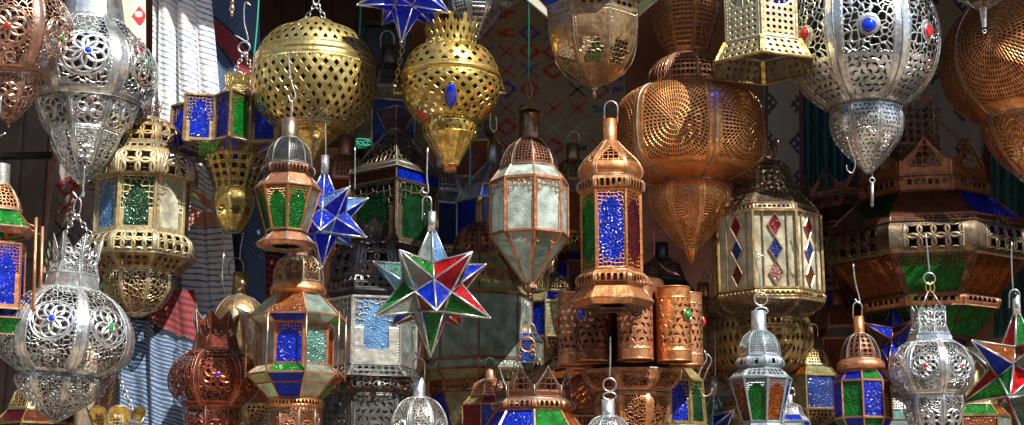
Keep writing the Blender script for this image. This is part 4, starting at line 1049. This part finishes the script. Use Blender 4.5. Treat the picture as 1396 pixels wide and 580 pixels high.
# background fill lanterns
def small(label, cx, y0, dep, k, metal, cols, rot=0, n=6, group=None):
    Y = lambda y: y0+y*k
    L = Lan('lantern', label, cx, Y(118), dep, n=n, rot=rot, metal=metal, front=True, group=group)
    L.handle(cx, Y(-12), Y(4), 6*k); L.lathe('cap_tube', [(1,Y(0)),(7*k,Y(0)),(7*k,Y(16))], metal, curve=False)
    L.tier('dome', [(8*k,Y(16)),(22*k,Y(22)),(28*k,Y(38))], 'geo', k=4, bulge=.3); L.glass('shoulder', [(28*k,Y(39)),(38*k,Y(50))], cols); L.glass('body', [(38*k,Y(51)),(38*k,Y(92))], cols, start=1, bar=1.3)
    L.tier('base', [(38*k,Y(93)),(28*k,Y(106)),(4*k,Y(118))], 'geo', k=4); return L.done()
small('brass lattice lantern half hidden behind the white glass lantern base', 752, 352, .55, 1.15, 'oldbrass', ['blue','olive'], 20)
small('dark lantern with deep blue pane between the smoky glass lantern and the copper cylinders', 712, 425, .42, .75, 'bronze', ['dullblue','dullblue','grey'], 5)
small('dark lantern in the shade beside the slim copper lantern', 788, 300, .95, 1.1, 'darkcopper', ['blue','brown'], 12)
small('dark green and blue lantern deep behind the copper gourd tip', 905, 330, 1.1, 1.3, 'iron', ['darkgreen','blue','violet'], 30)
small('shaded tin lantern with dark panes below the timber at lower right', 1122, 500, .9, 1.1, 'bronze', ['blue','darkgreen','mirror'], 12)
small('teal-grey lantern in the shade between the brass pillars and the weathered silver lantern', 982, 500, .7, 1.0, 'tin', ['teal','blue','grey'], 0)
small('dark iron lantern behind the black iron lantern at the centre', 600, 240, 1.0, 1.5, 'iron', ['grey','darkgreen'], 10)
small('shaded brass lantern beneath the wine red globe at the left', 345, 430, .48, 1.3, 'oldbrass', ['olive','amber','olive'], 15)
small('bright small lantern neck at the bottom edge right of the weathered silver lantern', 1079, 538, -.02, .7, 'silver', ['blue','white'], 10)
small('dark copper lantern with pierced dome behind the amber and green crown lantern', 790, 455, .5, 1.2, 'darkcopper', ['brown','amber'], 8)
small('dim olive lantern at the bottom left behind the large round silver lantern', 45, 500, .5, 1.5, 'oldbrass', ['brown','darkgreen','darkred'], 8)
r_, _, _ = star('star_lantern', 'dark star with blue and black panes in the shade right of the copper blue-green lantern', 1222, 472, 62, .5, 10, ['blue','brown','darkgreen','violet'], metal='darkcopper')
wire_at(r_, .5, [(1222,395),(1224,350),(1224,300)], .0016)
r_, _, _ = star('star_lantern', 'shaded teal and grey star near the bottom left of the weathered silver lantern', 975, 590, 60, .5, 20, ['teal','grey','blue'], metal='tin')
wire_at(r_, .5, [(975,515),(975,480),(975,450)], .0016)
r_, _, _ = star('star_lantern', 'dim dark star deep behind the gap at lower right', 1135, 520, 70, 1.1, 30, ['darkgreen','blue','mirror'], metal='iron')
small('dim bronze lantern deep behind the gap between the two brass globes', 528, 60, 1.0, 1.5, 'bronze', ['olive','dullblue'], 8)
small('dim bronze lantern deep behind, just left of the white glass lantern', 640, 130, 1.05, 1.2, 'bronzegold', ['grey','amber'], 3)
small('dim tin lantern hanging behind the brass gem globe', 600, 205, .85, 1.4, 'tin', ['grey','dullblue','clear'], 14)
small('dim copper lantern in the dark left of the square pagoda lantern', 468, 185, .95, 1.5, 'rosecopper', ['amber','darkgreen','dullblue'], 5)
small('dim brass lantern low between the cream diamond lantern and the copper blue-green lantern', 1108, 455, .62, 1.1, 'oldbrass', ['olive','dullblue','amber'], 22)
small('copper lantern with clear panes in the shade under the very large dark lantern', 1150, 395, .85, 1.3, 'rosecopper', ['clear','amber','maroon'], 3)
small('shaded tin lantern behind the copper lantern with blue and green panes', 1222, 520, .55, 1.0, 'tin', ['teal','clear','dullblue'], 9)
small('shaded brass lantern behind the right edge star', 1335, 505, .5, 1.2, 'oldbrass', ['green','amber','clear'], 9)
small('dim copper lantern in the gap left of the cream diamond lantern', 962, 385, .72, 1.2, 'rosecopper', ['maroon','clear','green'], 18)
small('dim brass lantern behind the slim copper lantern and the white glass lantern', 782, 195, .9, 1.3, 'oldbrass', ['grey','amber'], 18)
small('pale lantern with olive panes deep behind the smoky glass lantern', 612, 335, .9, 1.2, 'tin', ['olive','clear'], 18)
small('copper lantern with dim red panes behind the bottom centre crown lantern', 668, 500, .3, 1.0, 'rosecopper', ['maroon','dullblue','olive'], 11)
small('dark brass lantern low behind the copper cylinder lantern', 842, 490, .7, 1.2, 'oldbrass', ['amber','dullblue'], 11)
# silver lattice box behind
L = Lan('lantern', 'copper-pink lattice lantern box hanging behind the big silver globe', 1243, 235, .8, n=4, rot=14, metal='mixcopper')
L.tier('body', [(44,140),(44,205)], 'lattice', k=3); L.tier('base', [(44,206),(10,232)], 'geo'); L.done()

# loose hooks and cords
def loose(name, label, cat, dep, pts, r, metal='wire', mat=None, group=None):
    p = [P(x, y, dep) for x, y in pts]; b = p[-1]
    g = MB(); g.tube(smoothpts([q-b for q in p]), r, 7); o = g.build(name, mat or M(metal), loc=b); return tag(o, label, cat, group)
loose('wire_hook', 'empty wire hook with curled end right of the copper cylinders', 'hook', -.02, [(964,482),(970,492),(962,510),(956,532),(960,540),(968,538),(971,530)], .0016)
loose('wire_hook', 'empty wire hook hanging on the lower cup of the largest silver globe', 'hook', -.02, [(1154,186),(1160,205),(1166,222),(1162,236),(1155,232),(1154,226)], .0017)
loose('wire_hook', 'bare hanging wire in front of the star and the smoky lantern', 'hook', -.1, [(716,410),(719,430),(720,458)], .0015)
def bead_rod():
    g = MB(); c = P(316, 20, 0); 
    for dy, r in ((-36,.004),(-18,.006),(-9,.008),(-2,.005),(2,.003)): g.ell((0,0,-dy*.002-.0), r, r, r*1.6, seg=10)
    g.tube([(0,0,0),(0,0,.2)], .0015, 6)
    return tag(g.build('finial', M('mixcopper'), loc=c), 'little turned copper finial dangling at the top left before the blue rug', 'finial')
bead_rod()
N = Nt('green_twine'); b = N.node('ShaderNodeBsdfPrincipled'); N.put(b.inputs['Base Color'], (.01,.30,.20,1)); b.inputs['Roughness'].default_value = .6; N.t.links.new(b.outputs[0], N.out.inputs[0]); TW = N.mat
N = Nt('pink_twine'); b = N.node('ShaderNodeBsdfPrincipled'); N.put(b.inputs['Base Color'], (.55,.16,.18,1)); N.t.links.new(b.outputs[0], N.out.inputs[0]); TP = N.mat
for lab, dep, pts in (('green cord beside the brass arcade lantern at upper left', .3, [(354,-20),(350,40),(346,78)]), ('green cord left of the blue star at the top', .6, [(493,-20),(491,30),(490,60)]),
    ('green cord above the white glass lantern', .16, [(721,-20),(721,60),(721,108)]), ('green cord below the brass gem globe', .45, [(641,196),(641,230),(640,258)]), ('green cord right of the bronze bowl lantern', .4, [(850,98),(851,118),(850,140)]),
    ('green cord right of the copper gourd', .5, [(1028,120),(1028,160),(1028,190)]), ('green cord left of the cream rug strip', .5, [(1042,110),(1041,160),(1042,200)])):
    loose('cord', lab, 'cord', dep, pts, .0026, mat=TW)
loose('cord', 'coppery wire loop above the cap of the white glass lantern', 'cord', .16, [(721,108),(717,122),(722,134),(726,122),(721,108)], .0012, 'copper')
loose('cord', 'pink cord hanging right of the slim copper lantern', 'cord', .3, [(891,312),(892,330),(892,348)], .002, mat=TP)
loose('cord', 'pink cord end curling under the copper gourd', 'cord', .3, [(900,360),(908,368),(920,373),(927,376)], .002, mat=TP)
g = MB(); rr = random.Random(5); c = P(495, 195, .1); q = [Vector((rr.uniform(-.022,.022), rr.uniform(-.01,.01), rr.uniform(-.012,.012))) for _ in range(22)]; g.tube(smoothpts(q), .0016, 6); tag(g.build('cord', TW, loc=c), 'knotted bundle of green twine beside the brass globe', 'cord')
loose('wire_hook', 'straight wire with a small ring hanging beside the deep blue star', 'hook', .0, [(484,200),(484,230),(484,258)], .0016)
loose('wire_hook', 'bent wire hook hanging in the gap right of the brass gem globe', 'hook', .3, [(676,140),(670,150),(668,172),(674,180),(677,172),(676,160)], .0018)

for o in list(SC.objects):
    if o.parent is None and 'label' in o:
        c = o.get('category')
        g = {'star lantern': 'star shaped glass lanterns', 'cord': 'coloured cords between the lanterns', 'hook': 'loose wire hooks', 'cloth': 'cloths hung at the left', 'rug': 'rugs hung behind the lanterns', 'curtain': 'teal curtains', 'house': 'houses across the lane'}.get(c)
        if g: o['group'] = g
